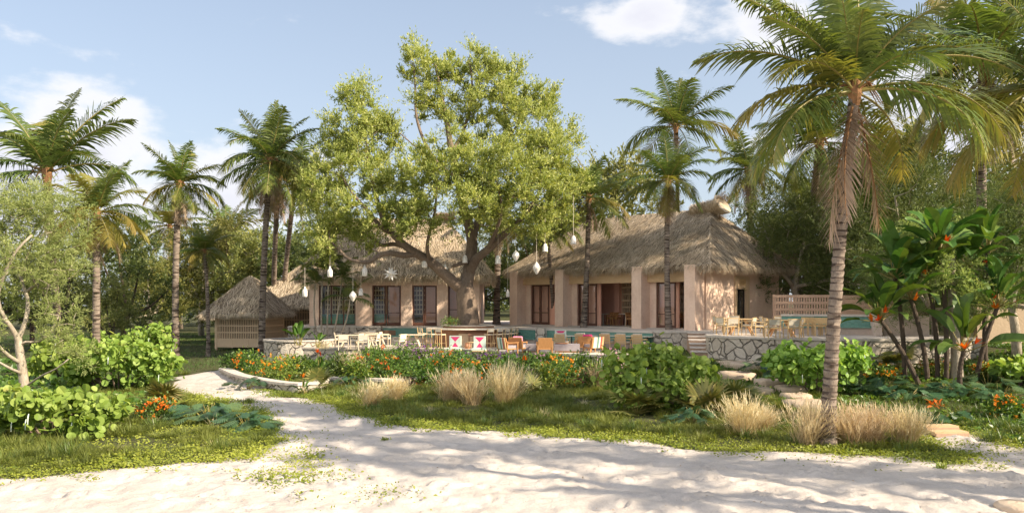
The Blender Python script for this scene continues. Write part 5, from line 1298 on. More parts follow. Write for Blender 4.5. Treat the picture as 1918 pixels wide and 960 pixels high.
tt = np.linspace(0, 1, 14)[:, None]; MB().tube(np.array([[.08, 0, -.1]]) + (dp(1782, 480, gb[1] + .2) - gb - [.08, 0, -.1]) * tt + np.sin(tt * 7) * [.05, .03, 0], .20 * (1 + .5 * np.exp(-tt[:, 0] * 9)) * (1 - .4 * tt[:, 0]), 10).build('trunk', M['palebark'], gt, True)
gc = clumps_in([(dp(1790, 520, gb[1] - .3) - gb, (1.3, .9, .9), 22), (dp(1740, 450, gb[1] + 1) - gb, (1.6, 1, .9), 20), (dp(1840, 560, gb[1] + .5) - gb, (.9, .8, .6), 12)], rp, .3)
mb = MB(); sprigs(mb, gc, .4, rp, 18, 14, .12, .2, FE_V, LEAF_F); mb.build('crown', M['feather'], gt)

# ------------------------------------------------------------------ ground cover (uncountable)
def cover(name, matn, n, xr, yr, dens, L, W, lean=.55, seed=1, droop=(.2, .7), segs=2, leafy=False):
    r = np.random.default_rng(seed); x = r.uniform(*xr, n); y = r.uniform(*yr, n)
    k = r.random(n) < dens(x, y); x, y = x[k], y[k]; m = len(x)
    p = np.stack([x, y, ground_h(x, y) - .01 + .0 * x], 1)
    p[:, 2] += (fbm(x * .5, y * .5, 3, 21) - .45) * .22 * (sand_sd(x, y) < -.3) * sstep(-.3, -2.5, sand_sd(x, y)) * (y < 60)
    c = fbm(x * 1.3, y * 1.3, 3, seed + 40)
    mb = MB()
    l = r.uniform(*L, m) * (.55 + .9 * c)
    tone = np.clip(r.random(m) * .6 + (fbm(x * .45, y * .45, 3, seed + 7) - .3) * .9, 0, 1)
    if leafy:
        p[:, 2] += r.random(m) * .09
        d = r.normal(size=(m, 3)) * [1, 1, .35] + [0, 0, .25]
        mb.scatter(LEAF_V * [1, 1.5, 1], LEAF_F, p, frames(d), l, tone)
    else:
        d = np.stack([r.normal(size=m) * lean, r.normal(size=m) * lean, np.ones(m)], 1)
        mb.blades(p, d, l, W, r.uniform(*droop, m), segs, tone)
    return tag(mb.build(name, M[matn]), kind='stuff')
def patches(x, y, f, s, lo, hi): return sstep(lo, hi, fbm(x * f, y * f, 3, s))
def hidden(x, y): return ((y > 42.8) & (np.abs(x) < 14)) | ((y > 34) & (x > 8.6) & (x < 22))
def d_near(x, y):
    s = -sand_sd(x, y); return (s > .25) * (.2 + .8 * sstep(.4, 1.6, s)) * (.15 + .85 * patches(x, y, .8, 4, .36, .56)) * ~hidden(x, y)
def mounds(name, matn, nc, xr, yr, dens, seed, per=(50, 150), hr=(.14, .42)):
    r = np.random.default_rng(seed); x = r.uniform(*xr, nc); y = r.uniform(*yr, nc); k = r.random(nc) < dens(x, y); x, y = x[k], y[k]; m = len(x)
    cnt = r.integers(*per, m); hh = r.uniform(*hr, m) * (.6 + .9 * fbm(x * .7, y * .7, 3, seed)); tone = np.clip(r.normal(size=m) * .16 + .15 + .55 * fbm(x * .5, y * .5, 3, seed + 3), 0, 1)
    X, Y, H, T = [np.repeat(q, cnt) for q in (x, y, hh, tone)]; n = len(X); a = r.uniform(0, 6.283, n); q = np.sqrt(r.random(n)); rad = np.repeat(r.uniform(.08, .3, m), cnt)
    X = X + np.cos(a) * q * rad; Y = Y + np.sin(a) * q * rad
    z = ground_h(X, Y) - .02 + (fbm(X * .5, Y * .5, 3, 21) - .45) * .22 * (sand_sd(X, Y) < -.3) * sstep(-.3, -2.5, sand_sd(X, Y))
    d = np.stack([np.cos(a) * q * .85 + r.normal(size=n) * .22 + .12, np.sin(a) * q * .85 + r.normal(size=n) * .22, np.ones(n)], 1)
    mb = MB(); mb.blades(np.stack([X, Y, z], 1), d, H * r.uniform(.6, 1.15, n), .0075 + .006 * (H > .3), r.uniform(.15, .6, n), 2, np.clip(T + r.random(n) * .35 - .1, 0, 1))
    return tag(mb.build(name, M[matn]), kind='stuff')
mounds('tufted_lawn_grass', 'grass', 9000, (-17, 11), (14, 38), d_near, 3)
mounds('mixed_strap_tufts', 'strap', 420, (-12, 10), (16, 35), d_near, 51, (40, 90), (.3, .6))
mounds('mixed_dry_tufts', 'plume', 60, (-11, 10), (16, 34), d_near, 52, (30, 70), (.25, .5))
mounds('tufted_lawn_grass', 'grass', 1800, (-32, -12), (14, 30), d_near, 4)
cover('fine_lawn_grass', 'lawn', 130000, (-22, 11), (14, 38), d_near, (.08, .2), .009, .55, 33)
def d_creep(x, y):
    s = -sand_sd(x, y); e = np.exp(-np.clip(s - .2, 0, 9) / (.8 + .7 * (x < -4))) * sstep(-.35, .25, s)
    sp = sstep(-1.1, -.2, s) * (s <= .1) * .35 * patches(x, y, 1.6, 6, .5, .62)
    px_ = x / y * FPX + CX; py_ = HY + EYE * FPX / y
    patch = np.exp(-(((px_ - 545) / 75) ** 2 + ((py_ - 880) / 44) ** 2)) * .5 * patches(x, y, 1.3, 8, .42, .58) + np.exp(-(((px_ - 725) / 55) ** 2 + ((py_ - 927) / 13) ** 2)) * .28 + np.exp(-(((px_ - 1690) / 120) ** 2 + ((py_ - 855) / 14) ** 2)) * .35 * patches(x, y, 1.5, 12, .4, .6)
    return np.clip(e * .9 + sp + patch, 0, 1) * (y < 34)
cover('creeping_ground_cover', 'creeper', 520000, (-14, 14), (10, 32), d_creep, (.035, .085), .02, seed=5, leafy=True)
cover('creeping_ground_cover', 'creeper', 60000, (-30, -14), (13, 26), d_creep, (.05, .10), .02, seed=15, leafy=True)
def d_far(x, y): return (sand_sd(x, y) < -.3) * ~hidden(x, y) * (.35 + .65 * patches(x, y, .6, 14, .4, .55))
cover('shaded_lawn_grass', 'lawn', 130000, (-48, -5), (30, 84), d_far, (.14, .34), .02, .6, 6)
def d_right(x, y): return (sand_sd(x, y) < -.3) * ~hidden(x, y) * (.2 + .8 * patches(x, y, .9, 24, .38, .55))
cover('strap_leaf_ground_cover', 'strap', 95000, (7.5, 30), (18, 40), d_right, (.16, .42), .022, .7, 7, (.2, .8), 3)
def d_bed(x, y): return (sand_sd(x, y) < -.2) * (y > 33.6 - .02 * x) * (y < 45) * ~hidden(x, y) * patches(x, y, .9, 34, .34, .5)
cover('flower_bed_undergrowth', 'shrub', 60000, (-13, 8), (33, 45), d_bed, (.10, .22), .03, seed=8, leafy=True)
def d_rleaf(x, y): return (sand_sd(x, y) < -.4) * ~hidden(x, y) * patches(x, y, .7, 44, .42, .6)
cover('broad_leaf_ground_cover', 'shrub', 60000, (7.5, 30), (20, 40), d_rleaf, (.10, .24), .03, seed=9, leafy=True)
cover('left_undergrowth', 'shrub', 60000, (-40, -13), (22, 46), lambda x, y: (sand_sd(x, y) < -.4) * patches(x, y, .5, 54, .45, .6) * (x < -.42 * y), (.14, .32), .03, seed=10, leafy=True)

# ------------------------------------------------------------------ stepping stones and the wooden step
STN = [(1386, 688, 74, .9, 'uppermost large flat stepping stone at the foot of the stairs'), (1440, 722, 50, .5, 'rough stepping stone halfway down the planted path'), (1482, 735, 52, .55, 'pale stepping stone second from the bottom of the path'), (1492, 750, 56, .6, 'thick square edged stepping stone near the bottom'), (1508, 764, 80, .7, 'lowest wide flat stepping stone behind the fountain grass'), (1380, 708, 66, .8, 'brown earth coloured stepping stone below the top one'), (1425, 738, 46, .5, 'small stepping stone beside the rough one')]
for i, (px, py, w_, dd, lab) in enumerate(STN):
    b = on(px, py); rx = w_ * b[1] / FPX / 2; n = 18; a = np.linspace(0, 2 * math.pi, n, endpoint=False)
    rad = (np.abs(np.cos(a)) ** 3 + np.abs(np.sin(a)) ** 3) ** (-1 / 3) * (1 + rp.normal(size=n) * .05)
    prof = [(1.0, -.15), (1.03, .14), (.97, .22), (.6, .25), (.01, .25)]
    mb = MB(); v = np.concatenate([np.stack([np.cos(a) * rad * rx * k, np.sin(a) * rad * dd * k, np.full(n, z) + rp.normal(size=n) * .012], 1) for k, z in prof])
    f = [(j * n + q, j * n + (q + 1) % n, (j + 1) * n + (q + 1) % n, (j + 1) * n + q) for j in range(4) for q in range(n)]
    mb.add(v, f); o = mb.build('stepping_stone', M['slab'], None, True, b); o.rotation_euler = (0, 0, rp.normal() * .2); tag(o, lab, 'stone', 'stepping stones up to the stairs')
wb = on(1766, 812); o = thing('wooden_step', 'low weathered wooden step where the right path meets the sand', 'step', wb, .08)
for k in range(2): MB().box((0, k * .42 - .2, .07 + k * .09), (.95, .40, .1)).build('tread', M['beam'], o); MB().box((0, k * .42 - .41, .0 + k * .09), (.93, .05, .16)).build('riser', M['fencewood'], o)
rk = on(1905, 950); mb = MB(); mb.lathe([(.34, -.1), (.36, .03), (.28, .085), (.1, .1), (.01, .1)], 14); o = mb.build('grey_stone', M['slab'], None, True, rk); tag(o, 'flat grey stone half buried in the sand at the bottom right corner', 'stone')
rl = np.random.default_rng(61); n = 700; x = rl.uniform(-10, 12, n); y = rl.uniform(9.5, 27, n); k = sand_sd(x, y) > .1; x, y = x[k], y[k]; n = len(x)
mb = MB(); d = rl.normal(size=(n, 3)) * [1, 1, .15]; mb.scatter(LEAF_V * [1, 1, 1], LEAF_F, np.stack([x, y, ground_h(x, y) + .03 + (fbm(x * 1.1, y * 1.5, 4, 3) - .5) * .2], 1), frames(d, upish=rl.normal(size=(n, 3)) * .3 + [0, 0, 1]), rl.uniform(.02, .075, n), rl.random(n))
tag(mb.build('fallen_leaf_litter', M['deadfrond']), kind='stuff')
for px, py, lab in ((720, 823, 'tiny lone seedling on the bare sand left of middle'), (1763, 880, 'small leafy sprig on the sand below the right ground cover')): strap_tuft(lab, px, py, .16 if px < 900 else .3, 26 if px < 900 else 60, 'creeper', 'seedling', .03, .8, .05)

# ------------------------------------------------------------------ terrace walls, benches, fence
def bench(label, A, B, z, back, seat, mat='tile', depth=.5):
    A, B = np.array(A), np.array(B); L = np.linalg.norm(B - A); rz = math.atan2(B[1] - A[1], B[0] - A[0])
    o = thing('built_in_bench', label, 'bench', (A[0], A[1], z), rz)
    MB().bx(0, L, -.02, .2, .0, back - .1).build('backrest', M[mat], o); MB().bx(-.03, L + .03, -.06, .26, back - .098, back + .0).build('coping', M['stone_cap'], o)
    MB().bx(0, L, -depth, -.022, seat - .1, seat).build('seat', M[mat], o); MB().bx(0, L, -depth + .08, -.022, .0, seat - .102).build('base', M['plaster_grey'], o)
    return o
bench('long green tiled bench with wooden armchairs along the right pavilion terrace', (1.95, 46.28), (7.42, 42.02), Z_LOW + .002, 1.0, .45)
bench('dark green tiled bench between the ring bar and the pale pier', (-.1, 47.9), (1.55, 46.6), Z_LOW + .002, 1.0, .45)
bench('pale green tiled bench left of the ring bar', (-8.2, 50.6), (-4.35, 50.0), Z_LOW + .002, 1.0, .45)
tag(MB().box((1.76, 46.35, (Z_LOW + 2.08) / 2 + .002), (.62, .5, 2.08 - Z_LOW), -.66).build('stone_pier', M['stone']), 'pale rubble pier dividing the two green tiled benches', 'pier')
tb_ = bench('teal tiled bench on the upper right terrace in front of the wooden fence', (13.2, 39.0), (17.0, 37.7), Z_UP + .002, .95, .42)
MB().bx(3.98, 4.3, -1.7, .26, 0, .99).build('end_wall', M['plaster_grey'], tb_)
tag(MB().box((18.1, 36.6, Z_UP + .46), (1.9, .22, .9), -.3).build('low_plaster_wall', M['plaster_grey']), 'low plaster wall with sun stripes right of the teal bench', 'wall')
def fence(label, A, B, z, h, kind):
    A, B = np.array(A), np.array(B); L = np.linalg.norm(B - A); o = thing('wooden_fence', label, 'fence', (A[0], A[1], z), math.atan2(B[1] - A[1], B[0] - A[0]))
    for x in np.arange(0, L + .01, L / max(1, round(L / 1.9))): MB().box((x, .09, h / 2), (.12, .1, h)).build('post', M['fencewood'], o)
    mb = MB()
    if kind == 'lattice':
        for x in np.arange(.05, L, .13): mb.bx(x, x + .085, -.03, .02, .05, h - .05)
        for zz in np.linspace(.1, h - .1, 6): mb.bx(0, L, -.045, -.031, zz - .07, zz + .07)
    else:
        n = int(h / .2)
        for k in range(n): mb.bx(0, L, -.02, .03, k * h / n + .006, (k + 1) * h / n - .006)
    mb.build('boards', M['fencewood'], o); return o
fence('wooden lattice fence behind the teal bench', (14.0, 42.6), (16.9, 41.6), Z_UP, 1.95, 'lattice')
fence('fence of wide horizontal boards right of the lattice panel', (17.0, 41.57), (21.0, 40.2), Z_UP, 1.9, 'board')
tr_ = thing('wooden_trellis', 'narrow ladder like trellis at the far end of the right pavilion', 'trellis', (17.15, 50.3, Z_UP), .6)
for x in (0, .42): MB().box((x, 0, 1.05), (.06, .06, 2.1)).build('upright', M['palewood'], tr_)
for k in range(7): MB().box((.21, 0, .25 + k * .29), (.36, .05, .06)).build('rung', M['palewood'], tr_)
rw_ = thing('tan_garden_wall', 'tall smooth tan garden wall at the right edge', 'wall', (22.2, 38.0, .6), .06)
MB().bx(0, 16.2, 0, .3, 0, 2.82).build('wall_body', M['plaster_tan'], rw_); MB().bx(-.04, 16.25, -.04, .34, 2.822, 2.9).build('coping', M['plaster_tan'], rw_)

# ------------------------------------------------------------------ the ring bar around the tree
bc = np.array([tb[0] + .0, TD, Z_LOW]); BR = thing('ring_bar', 'round slatted bar with a cream counter encircling the big tree', 'bar', bc)
def ringseg(r0, r1, z0, z1, a0, a1, n=40):
    a = np.linspace(a0, a1, n); mb = MB(); c, s = np.cos(a), np.sin(a)
    v = np.concatenate([np.stack([r * c, r * s, np.full(n, z)], 1) for r, z in ((r0, z0), (r1, z0), (r1, z1), (r0, z1))])
    f = [(k * n + i, k * n + i + 1, ((k + 1) % 4) * n + i + 1, ((k + 1) % 4) * n + i) for k in range(4) for i in range(n - 1)] + [(0, 3 * n, 2 * n, n), (n - 1, 2 * n - 1, 3 * n - 1, 4 * n - 1)]
    mb.add(v, f); return mb
PI = math.pi
ringseg(1.85, 2.0, .0, .98, 0, 2 * PI, 64).build('slatted_front', M['brownpanel'], BR)
ringseg(2.003, 2.03, .0, .78, -1.78, -1.2, 14).build('front_panel', M['tanpanel'], BR)
ringseg(1.55, 2.42, .99, 1.055, 0, 2 * PI, 64).build('counter', M['cream'], BR)
ringseg(1.25, 1.5, .0, 1.16, 0, 2 * PI, 64).build('planter_ring', M['brownpanel'], BR); ringseg(1.2, 1.54, 1.163, 1.21, 0, 2 * PI, 64).build('planter_rim', M['stone_cap'], BR)
MB().lathe([(1.25, .9), (.7, 1.08), (.01, 1.1)], 24).build('soil', M['soil'], BR)
hs_ = MB(); hs_.box((.62, -2.3, .72), (1.0, .05, .16), .18); hs_.box((.18, -2.38, .38), (.07, .05, .6), .1); hs_.build('menu_rail', M['brownpanel'], BR)
flower_bush('small leafy bush on the rim of the planter around the big trunk', 843, 611, 34, 594, 'mintfab' if False else 'orange', 'shrub', 500, 1, .03, .09, z=2.2)

# ------------------------------------------------------------------ furniture
def legs(o, pts, h, mat, r=.024, splay=0, name='leg', top=None):
    for x, y in pts: MB().tube([(x * (1 + splay), y * (1 + splay), 0), (x, y, h)], [r * .8, r], 6).build(name, M[mat], o)
def dining_chair(label, wood='lightwood', fab='woven'):
    o = thing('dining_chair', label, 'chair'); w_ = .25
    legs(o, [(-w_, .22), (w_, .22)], .64, wood, .026)
    for x in (-w_, w_): MB().tube([(x, -.25, 0), (x, -.22, .45), (x, -.29, .82)], .025, 6).build('leg', M[wood], o)
    MB().bx(-w_, w_, -.22, .23, .42, .46).build('seat', M[wood], o); MB().bx(-w_ + .02, w_ - .02, -.2, .22, .462, .51).build('seat_pad', M[fab], o)
    MB().box((0, -.27, .68), (.46, .035, .24), tilt=.15).build('backrest', M[fab], o); MB().box((0, -.285, .815), (.54, .04, .035)).build('top_rail', M[wood], o)
    for x in (-w_, w_): MB().box((x, -.02, .65), (.045, .52, .03)).build('armrest', M[wood], o)
    return o
def slat_armchair(label, wood='lightwood'):
    o = thing('slat_armchair', label, 'chair'); w_ = .29
    legs(o, [(-w_, .25), (w_, .25)], .6, wood, .025)
    for x in (-w_, w_): MB().tube([(x, -.27, 0), (x, -.24, .4), (x, -.33, .86)], .024, 6).build('leg', M[wood], o)
    MB().bx(-w_, w_, -.25, .27, .36, .40).build('seat', M[wood], o)
    b = MB()
    for k in range(5): b.box((0, -.262 - .016 * k, .48 + k * .085), (.56, .022, .055), tilt=.15)
    b.build('backrest', M[wood], o)
    MB().box((0, -.2, .66), (.5, .10, .5), tilt=.18).build('cushion', M['cushion'], o); MB().bx(-.26, .26, -.2, .26, .402, .49).build('seat_pad', M['cushion'], o)
    for x in (-w_, w_): MB().box((x, 0, .61), (.07, .58, .03)).build('armrest', M[wood], o)
    return o
def bar_stool(label):
    o = thing('bar_stool', label, 'stool'); w_ = .2
    legs(o, [(-w_, .19), (w_, .19)], .74, 'lightwood', .02, .12)
    for x in (-w_, w_): MB().tube([(x * 1.12, -.22, 0), (x, -.19, .74), (x, -.24, 1.08)], .02, 6).build('leg', M['lightwood'], o)
    MB().bx(-.21, .21, -.2, .2, .72, .77).build('seat', M['palewood'], o); MB().box((0, -.225, .98), (.40, .025, .18), tilt=.12).build('backrest', M['woven'], o)
    for y in (-.21, .2): MB().box((0, y, .26), (.42, .025, .03)).build('foot_rail', M['lightwood'], o)
    return o
def dining_table(label, L=1.5, W_=.8, wood='midwood', topm='lightwood'):
    o = thing('dining_table', label, 'table'); MB().bx(-L / 2, L / 2, -W_ / 2, W_ / 2, .71, .75).build('tabletop', M[topm], o)
    for sx in (-1, 1):
        for sy in (-1, 1): MB().tube([(sx * L * .12, sy * W_ * .12, .71), (sx * L * .36, sy * W_ * .36, 0)], [.06, .04], 6).build('leg', M[wood], o)
    return o
def post_table(label, topm='cream', legm='black', r=.36):
    o = thing('cafe_table', label, 'table'); MB().lathe([(.01, .71), (r, .71), (r, .735), (.01, .735)], 20).build('tabletop', M[topm], o)
    MB().tube([(0, 0, .02), (0, 0, .71)], .03, 8).build('post', M[legm], o); MB().lathe([(.22, 0), (.22, .02), (.03, .03)], 12).build('foot', M[legm], o)
    return o
def lounge_chair(label, wood='midwood', fab='greyfab'):
    o = thing('lounge_chair', label, 'chair'); w_ = .36
    for x in (-w_, w_):
        MB().bx(x - .025, x + .025, .28, .33, 0, .52).build('leg', M[wood], o); MB().bx(x - .025, x + .025, -.36, -.31, 0, .62).build('leg', M[wood], o); MB().bx(x - .04, x + .04, -.36, .36, .522, .555).build('armrest', M[wood], o)
    MB().bx(-w_ + .03, w_ - .03, -.34, .34, .2, .26).build('seat', M[wood], o); MB().bx(-w_ + .04, w_ - .04, -.26, .36, .262, .4).build('seat_pad', M[fab], o)
    MB().box((0, -.36, .5), (.7, .05, .56), tilt=.2).build('backrest', M[wood], o)
    return o

def face(x, y, tx, ty): return math.atan2(ty - y, tx - x) - PI / 2
FIRST = {}
def put(kind, maker, pos, rz, label, group, **kw):
    if kind not in FIRST:
        o = maker(label, **kw); o.location = [float(q) for q in pos]; o.rotation_euler = (0, 0, rz); o['group'] = group; FIRST[kind] = o; return o
    return dup(FIRST[kind], pos, rz, label, group)

# bar stools, facing the counter
ang = [-80, -62, -45, -31, 28, 40, 52, 64, 78]
names = ['bar stool farthest left at the ring bar, by the pale green bench', 'second bar stool from the left end of the ring bar', 'third bar stool from the left, before the slatted bar front', 'bar stool of the left four nearest the pink patterned cushions', 'bar stool right of the menu rail, nearest the patterned seats', 'second bar stool on the right side of the ring bar', 'third bar stool on the right side of the ring bar', 'bar stool on the right side, last but one', 'last bar stool on the right, against the dark green bench']
for a, lab in zip(ang, names):
    t = R(a); x, y = bc[0] + 2.72 * math.sin(t), bc[1] - 2.72 * math.cos(t); put('stool', bar_stool, (x, y, Z_LOW + .002), face(x, y, bc[0], bc[1]), lab, 'bar stools at the ring bar')

# left dining group
G1 = 'pale dining chairs on the lower left terrace'
for px, py, lab, rz in ((655, 652, 'pale dining table left of the others near the round planter', .1), (688, 646, 'pale dining table in the middle of the left terrace', -.2), (706, 650, 'pale dining table before the pale green bench', .2), (772, 651, 'low pale table left of the bar stools', 0)):
    p = gp(px, py, Z_LOW + .002); put('ptable', lambda l: dining_table(l, 1.35, .8, 'palewood', 'palewood'), p, rz, lab, 'pale tables on the lower left terrace')
for px, py, rz, lab in ((636, 650, -1.3, 'pale dining chair at the far left of the lower terrace'), (643, 655, .2, 'pale dining chair seen from behind at the left table'), (668, 653, 1.2, 'pale dining chair side on between the left and middle tables'), (681, 656, .1, 'pale dining chair with its back to the camera at the middle table'), (694, 643, 3.0, 'pale dining chair facing the camera behind the middle table'), (700, 653, 1.4, 'white backed dining chair right of the middle table'), (722, 648, -1.7, 'pale dining chair at the right table below the pale green bench'), (748, 654, 1.0, 'lone pale dining chair turned away left of the bar stools')):
    p = gp(px, py, Z_LOW + .002); put('pchair', lambda l: dining_chair(l, 'palewood', 'cream'), p, rz, lab, G1)

# armchairs along the green bench and their small tables
for i, px in enumerate((1054, 1092, 1138, 1167, 1198)):
    f = [0, .28, .56, .74, .93][i]; b = np.array([1.95, 46.28]) * (1 - f) + np.array([7.42, 42.02]) * f; n_ = np.array([-.615, -.789])
    c = gp(px, [655, 655, 655, 656, 657][i], Z_LOW + .002)
    put('slat', slat_armchair, c, face(c[0], c[1], *(c[:2] - n_)), ['slatted armchair partly behind the pink patterned cushion', 'slatted armchair behind the seat with the striped cushion', 'slatted armchair in the middle of the green bench', 'second slatted armchair from the right at the green bench', 'slatted armchair at the right end of the green bench'][i], 'slatted armchairs facing the green bench')
    t_ = c[:2] - n_ * .85; put('ctable', post_table, (t_[0], t_[1], Z_LOW + .002), 0, ['small white table before the leftmost slatted armchair', 'small white table before the second slatted armchair from the left', 'small white table before the middle slatted armchair', 'small white table before the second slatted armchair from the right', 'small white table at the right end of the green bench'][i], 'small white tables along the green bench')
for i, px in enumerate((968, 984, 1000)):
    c = gp(px, 645, Z_LOW + .002); put('dtable', lambda l: post_table(l, 'black', 'black', .28), c, 0, ['dark pedestal table next to the last bar stool', 'dark pedestal table in the middle before the dark green bench', 'dark pedestal table beside the pale pier'][i], 'dark tables before the dark green bench')

# lounge seats at the terrace edge, patterned cushions resting on them
def lounge(px, py, rz, lab, fab='greyfab', wood='midwood'): return put('lounge' + fab + wood, lambda l: lounge_chair(l, wood, fab), gp(px, py, Z_LOW + .002), rz, lab, 'low lounge chairs at the terrace edge')
def floor_lounger(label):
    o = thing('floor_lounger', label, 'seat'); MB().bx(-.38, .38, -.3, .5, .0, .05).build('base', M['lightwood'], o); MB().bx(-.36, .36, -.28, .48, .052, .15).build('seat_pad', M['mintfab'], o); return o
def floor_seat(px, py, rz, lab, a, b): return put('floorl', floor_lounger, gp(px, py, Z_LOW + .002), rz, lab, 'floor loungers before the bar')
L1 = floor_seat(852, 656, 2.95, 'low floor lounger under the left pink triangle cushion before the bar', 0, 0)
L2 = floor_seat(898, 657, 3.05, 'low floor lounger under the right pink triangle cushion before the bar', 0, 0)
L3 = lounge(1050, 653, 3.1, 'lounge chair holding the pink triangle cushion by the slatted armchairs', 'mintfab', 'lightwood')
lounge(970, 660, -.35, 'orange wood lounge chair with a rose cushion next to the bar stools'); lounge(1020, 661, .05, 'orange wood lounge chair seen straight from behind'); lounge(1092, 657, .15, 'orange wood lounge chair with the magenta cushion'); L4 = lounge(1110, 659, .5, 'lounge chair at the right with striped fabric back')
L5 = lounge(952, 661, -.9, 'lounge chair at the left with striped fabric back')
def tri_cushion(label, p, rz, s=.6):
    o = thing('patterned_cushion', label, 'cushion', p, rz, 'pink triangle cushions'); h = s / 2
    MB().box((0, 0, h), (s, .13, s)).build('cover', M['mintfab'], o)
    y = .068; mb = MB()
    mb.add([(-h * .8, y, s * .92), (h * .8, y, s * .92), (0, y, s * .5), (0, y - .004, s * .92)], [(0, 2, 1)]); mb.add([(-h * .55, y, .06 * s), (h * .55, y, .06 * s), (0, y, s * .45)], [(0, 1, 2)])
    mb.build('triangle_print', M['pinkfab'], o); w2 = MB(); y2 = .0665
    w2.add([(-h * .98, y2, s * .96), (-h * .8, y2, s * .96), (h * .98, y2, .04 * s), (h * .8, y2, .04 * s)], [(0, 1, 2, 3)]); w2.add([(h * .98, y2, s * .96), (h * .8, y2, s * .96), (-h * .98, y2, .04 * s), (-h * .8, y2, .04 * s)], [(0, 3, 2, 1)])
    w2.build('cross_print', M['cream'], o); return o
for L_, lab in ((L1, 'square cushion with pink triangles, left one before the bar'), (L2, 'square cushion with pink triangles, right one before the bar'), (L3, 'square cushion with a pink triangle in front of the slatted armchairs')):
    rz = L_.rotation_euler.z; q = np.array(L_.location) + np.array([-math.sin(rz) * -.12, math.cos(rz) * -.12, .41 if L_ is L3 else .152]); tri_cushion(lab, q, rz, .62)
def soft(label, px, py, z, rz, mat, size=(.5, .16, .42), tilt=.25):
    p = gp(px, py, z); o = MB().box((0, 0, size[2] / 2), size, tilt=tilt).build('cushion', M[mat], None, False, p); o.rotation_euler = (0, 0, rz); m = o.modifiers.new('bevel', 'BEVEL'); m.width = .05; m.segments = 3
    tag(o, label, 'cushion')
soft('rose cushion on the lounge chair beside the bar stools', 970, 645, Z_LOW + .42, -.35, 'rosefab'); soft('magenta cushion standing on the right orange lounge chair', 1100, 641, Z_LOW + .45, .15, 'pinkfab'); soft('red cushion along the back of the lounge chair seen straight from behind', 1020, 642, Z_LOW + .42, .05, 'redfab', (.6, .14, .14))
def striped(label, L_, ):
    rz = L_.rotation_euler.z; p = np.array(L_.location) + np.array([math.sin(rz) * .44, -math.cos(rz) * .44, .24]); o = thing('striped_throw', label, 'throw', p, rz)
    for k in range(7): MB().box((-.3 + k * .1, -.02, .27), (.098, .03, .56), tilt=.2).build('stripe_band', M[('midwood', 'mintfab', 'cream', 'tile', 'mintfab', 'redfab', 'lightwood')[k]], o)
striped('striped throw over the back of the right lounge chair', L4); striped('striped throw over the back of the left lounge chair', L5)
for px, lab, wd in ((995, 'grey padded ottoman between the orange lounge chairs', .9), (1062, 'grey padded ottoman with the copper tray', 1.3)):
    p = gp(px, 659, Z_LOW + .002); o = thing('padded_ottoman', lab, 'ottoman', p, -.1); MB().bx(-wd / 2, wd / 2, -.35, .35, .08, .42).build('cushion_block', M['greyfab'], o); MB().bx(-wd / 2 + .05, wd / 2 - .05, -.3, .3, 0, .078).build('plinth', M['midwood'], o)
p = gp(1052, 659, Z_LOW + .002); o = thing('copper_tray', 'round copper tray lying on the grey ottoman', 'tray', (p[0], p[1], Z_LOW + .424)); MB().lathe([(.01, .0), (.3, .0), (.34, .05), (.31, .05), (.28, .02), (.01, .02)], 20).build('tray_dish', M['clay'], o)
for px, lab in ((876, 'small clay pot between the two pink triangle cushions'),):
    p = gp(px, 653, Z_LOW + .002); o = thing('clay_pot', lab, 'pot', p); MB().lathe([(.01, 0), (.12, 0), (.19, .15), (.13, .3), (.15, .34), (.11, .34), (.1, .28), (.01, .26)], 16).build('pot_body', M['clay'], o)
p = gp(883, 655, Z_LOW + .002); o = thing('side_table', 'round light wooden side table next to the clay pot', 'table', p); MB().lathe([(.01, .4), (.22, .4), (.22, .43), (.01, .43)], 16).build('tabletop', M['lightwood'], o)
legs(o, [(.14, .1), (-.14, .1), (0, -.16)], .4, 'lightwood', .02, .2)

# upper right terrace dining sets
G2 = 'beige backed dining chairs on the upper right terrace'
p = gp(1388, 626, Z_UP); put('otable', dining_table, p + [0, 0, .004], -.1, 'teak table with crossed legs nearest the stairs', 'teak tables on the upper right terrace')
p = gp(1463, 630, Z_UP); put('otable', dining_table, p + [0, 0, .004], -.1, 'teak table with crossed legs in front of the pavilion door', 'teak tables on the upper right terrace')
p = gp(1585, 622, Z_UP); put('otable', dining_table, p + [0, 0, .004], .2, 'teak table just right of the tallest palm by the teal bench', 'teak tables on the upper right terrace')
p = gp(1520, 619, Z_UP); put('otable', dining_table, p + [0, 0, .004], -.2, 'teak table behind the row of wooden chairs at the teal bench', 'teak tables on the upper right terrace')
for px, py, rz, lab in ((1348, 622, -1.5, 'beige backed chair at the left end of the table nearest the stairs'), (1356, 627, -1.0, 'beige backed chair second from the left near the stairs'), (1369, 629, .1, 'beige backed chair with its back to the camera at the first teak table'), (1402, 628, .9, 'beige backed chair at the right side of the first teak table'), (1378, 620, 3.1, 'beige backed chair behind the first teak table'), (1422, 630, 1.5, 'white backed chair between the two front teak tables'), (1436, 623, -1.6, 'beige backed chair at the left of the second teak table'), (1446, 633, .05, 'beige backed chair with its back to the camera at the second teak table'), (1482, 633, .1, 'beige backed chair right of the second teak table, back to the camera'), (1462, 623, 3.0, 'beige backed chair behind the second teak table'), (1492, 632, 1.4, 'beige backed chair sideways at the right end of the second teak table'), (1503, 622, -2.2, 'beige backed chair between the second teak table and the wooden row')):
    put('bchair', dining_chair, gp(px, py, Z_UP) + [0, 0, .004], rz, lab, G2)
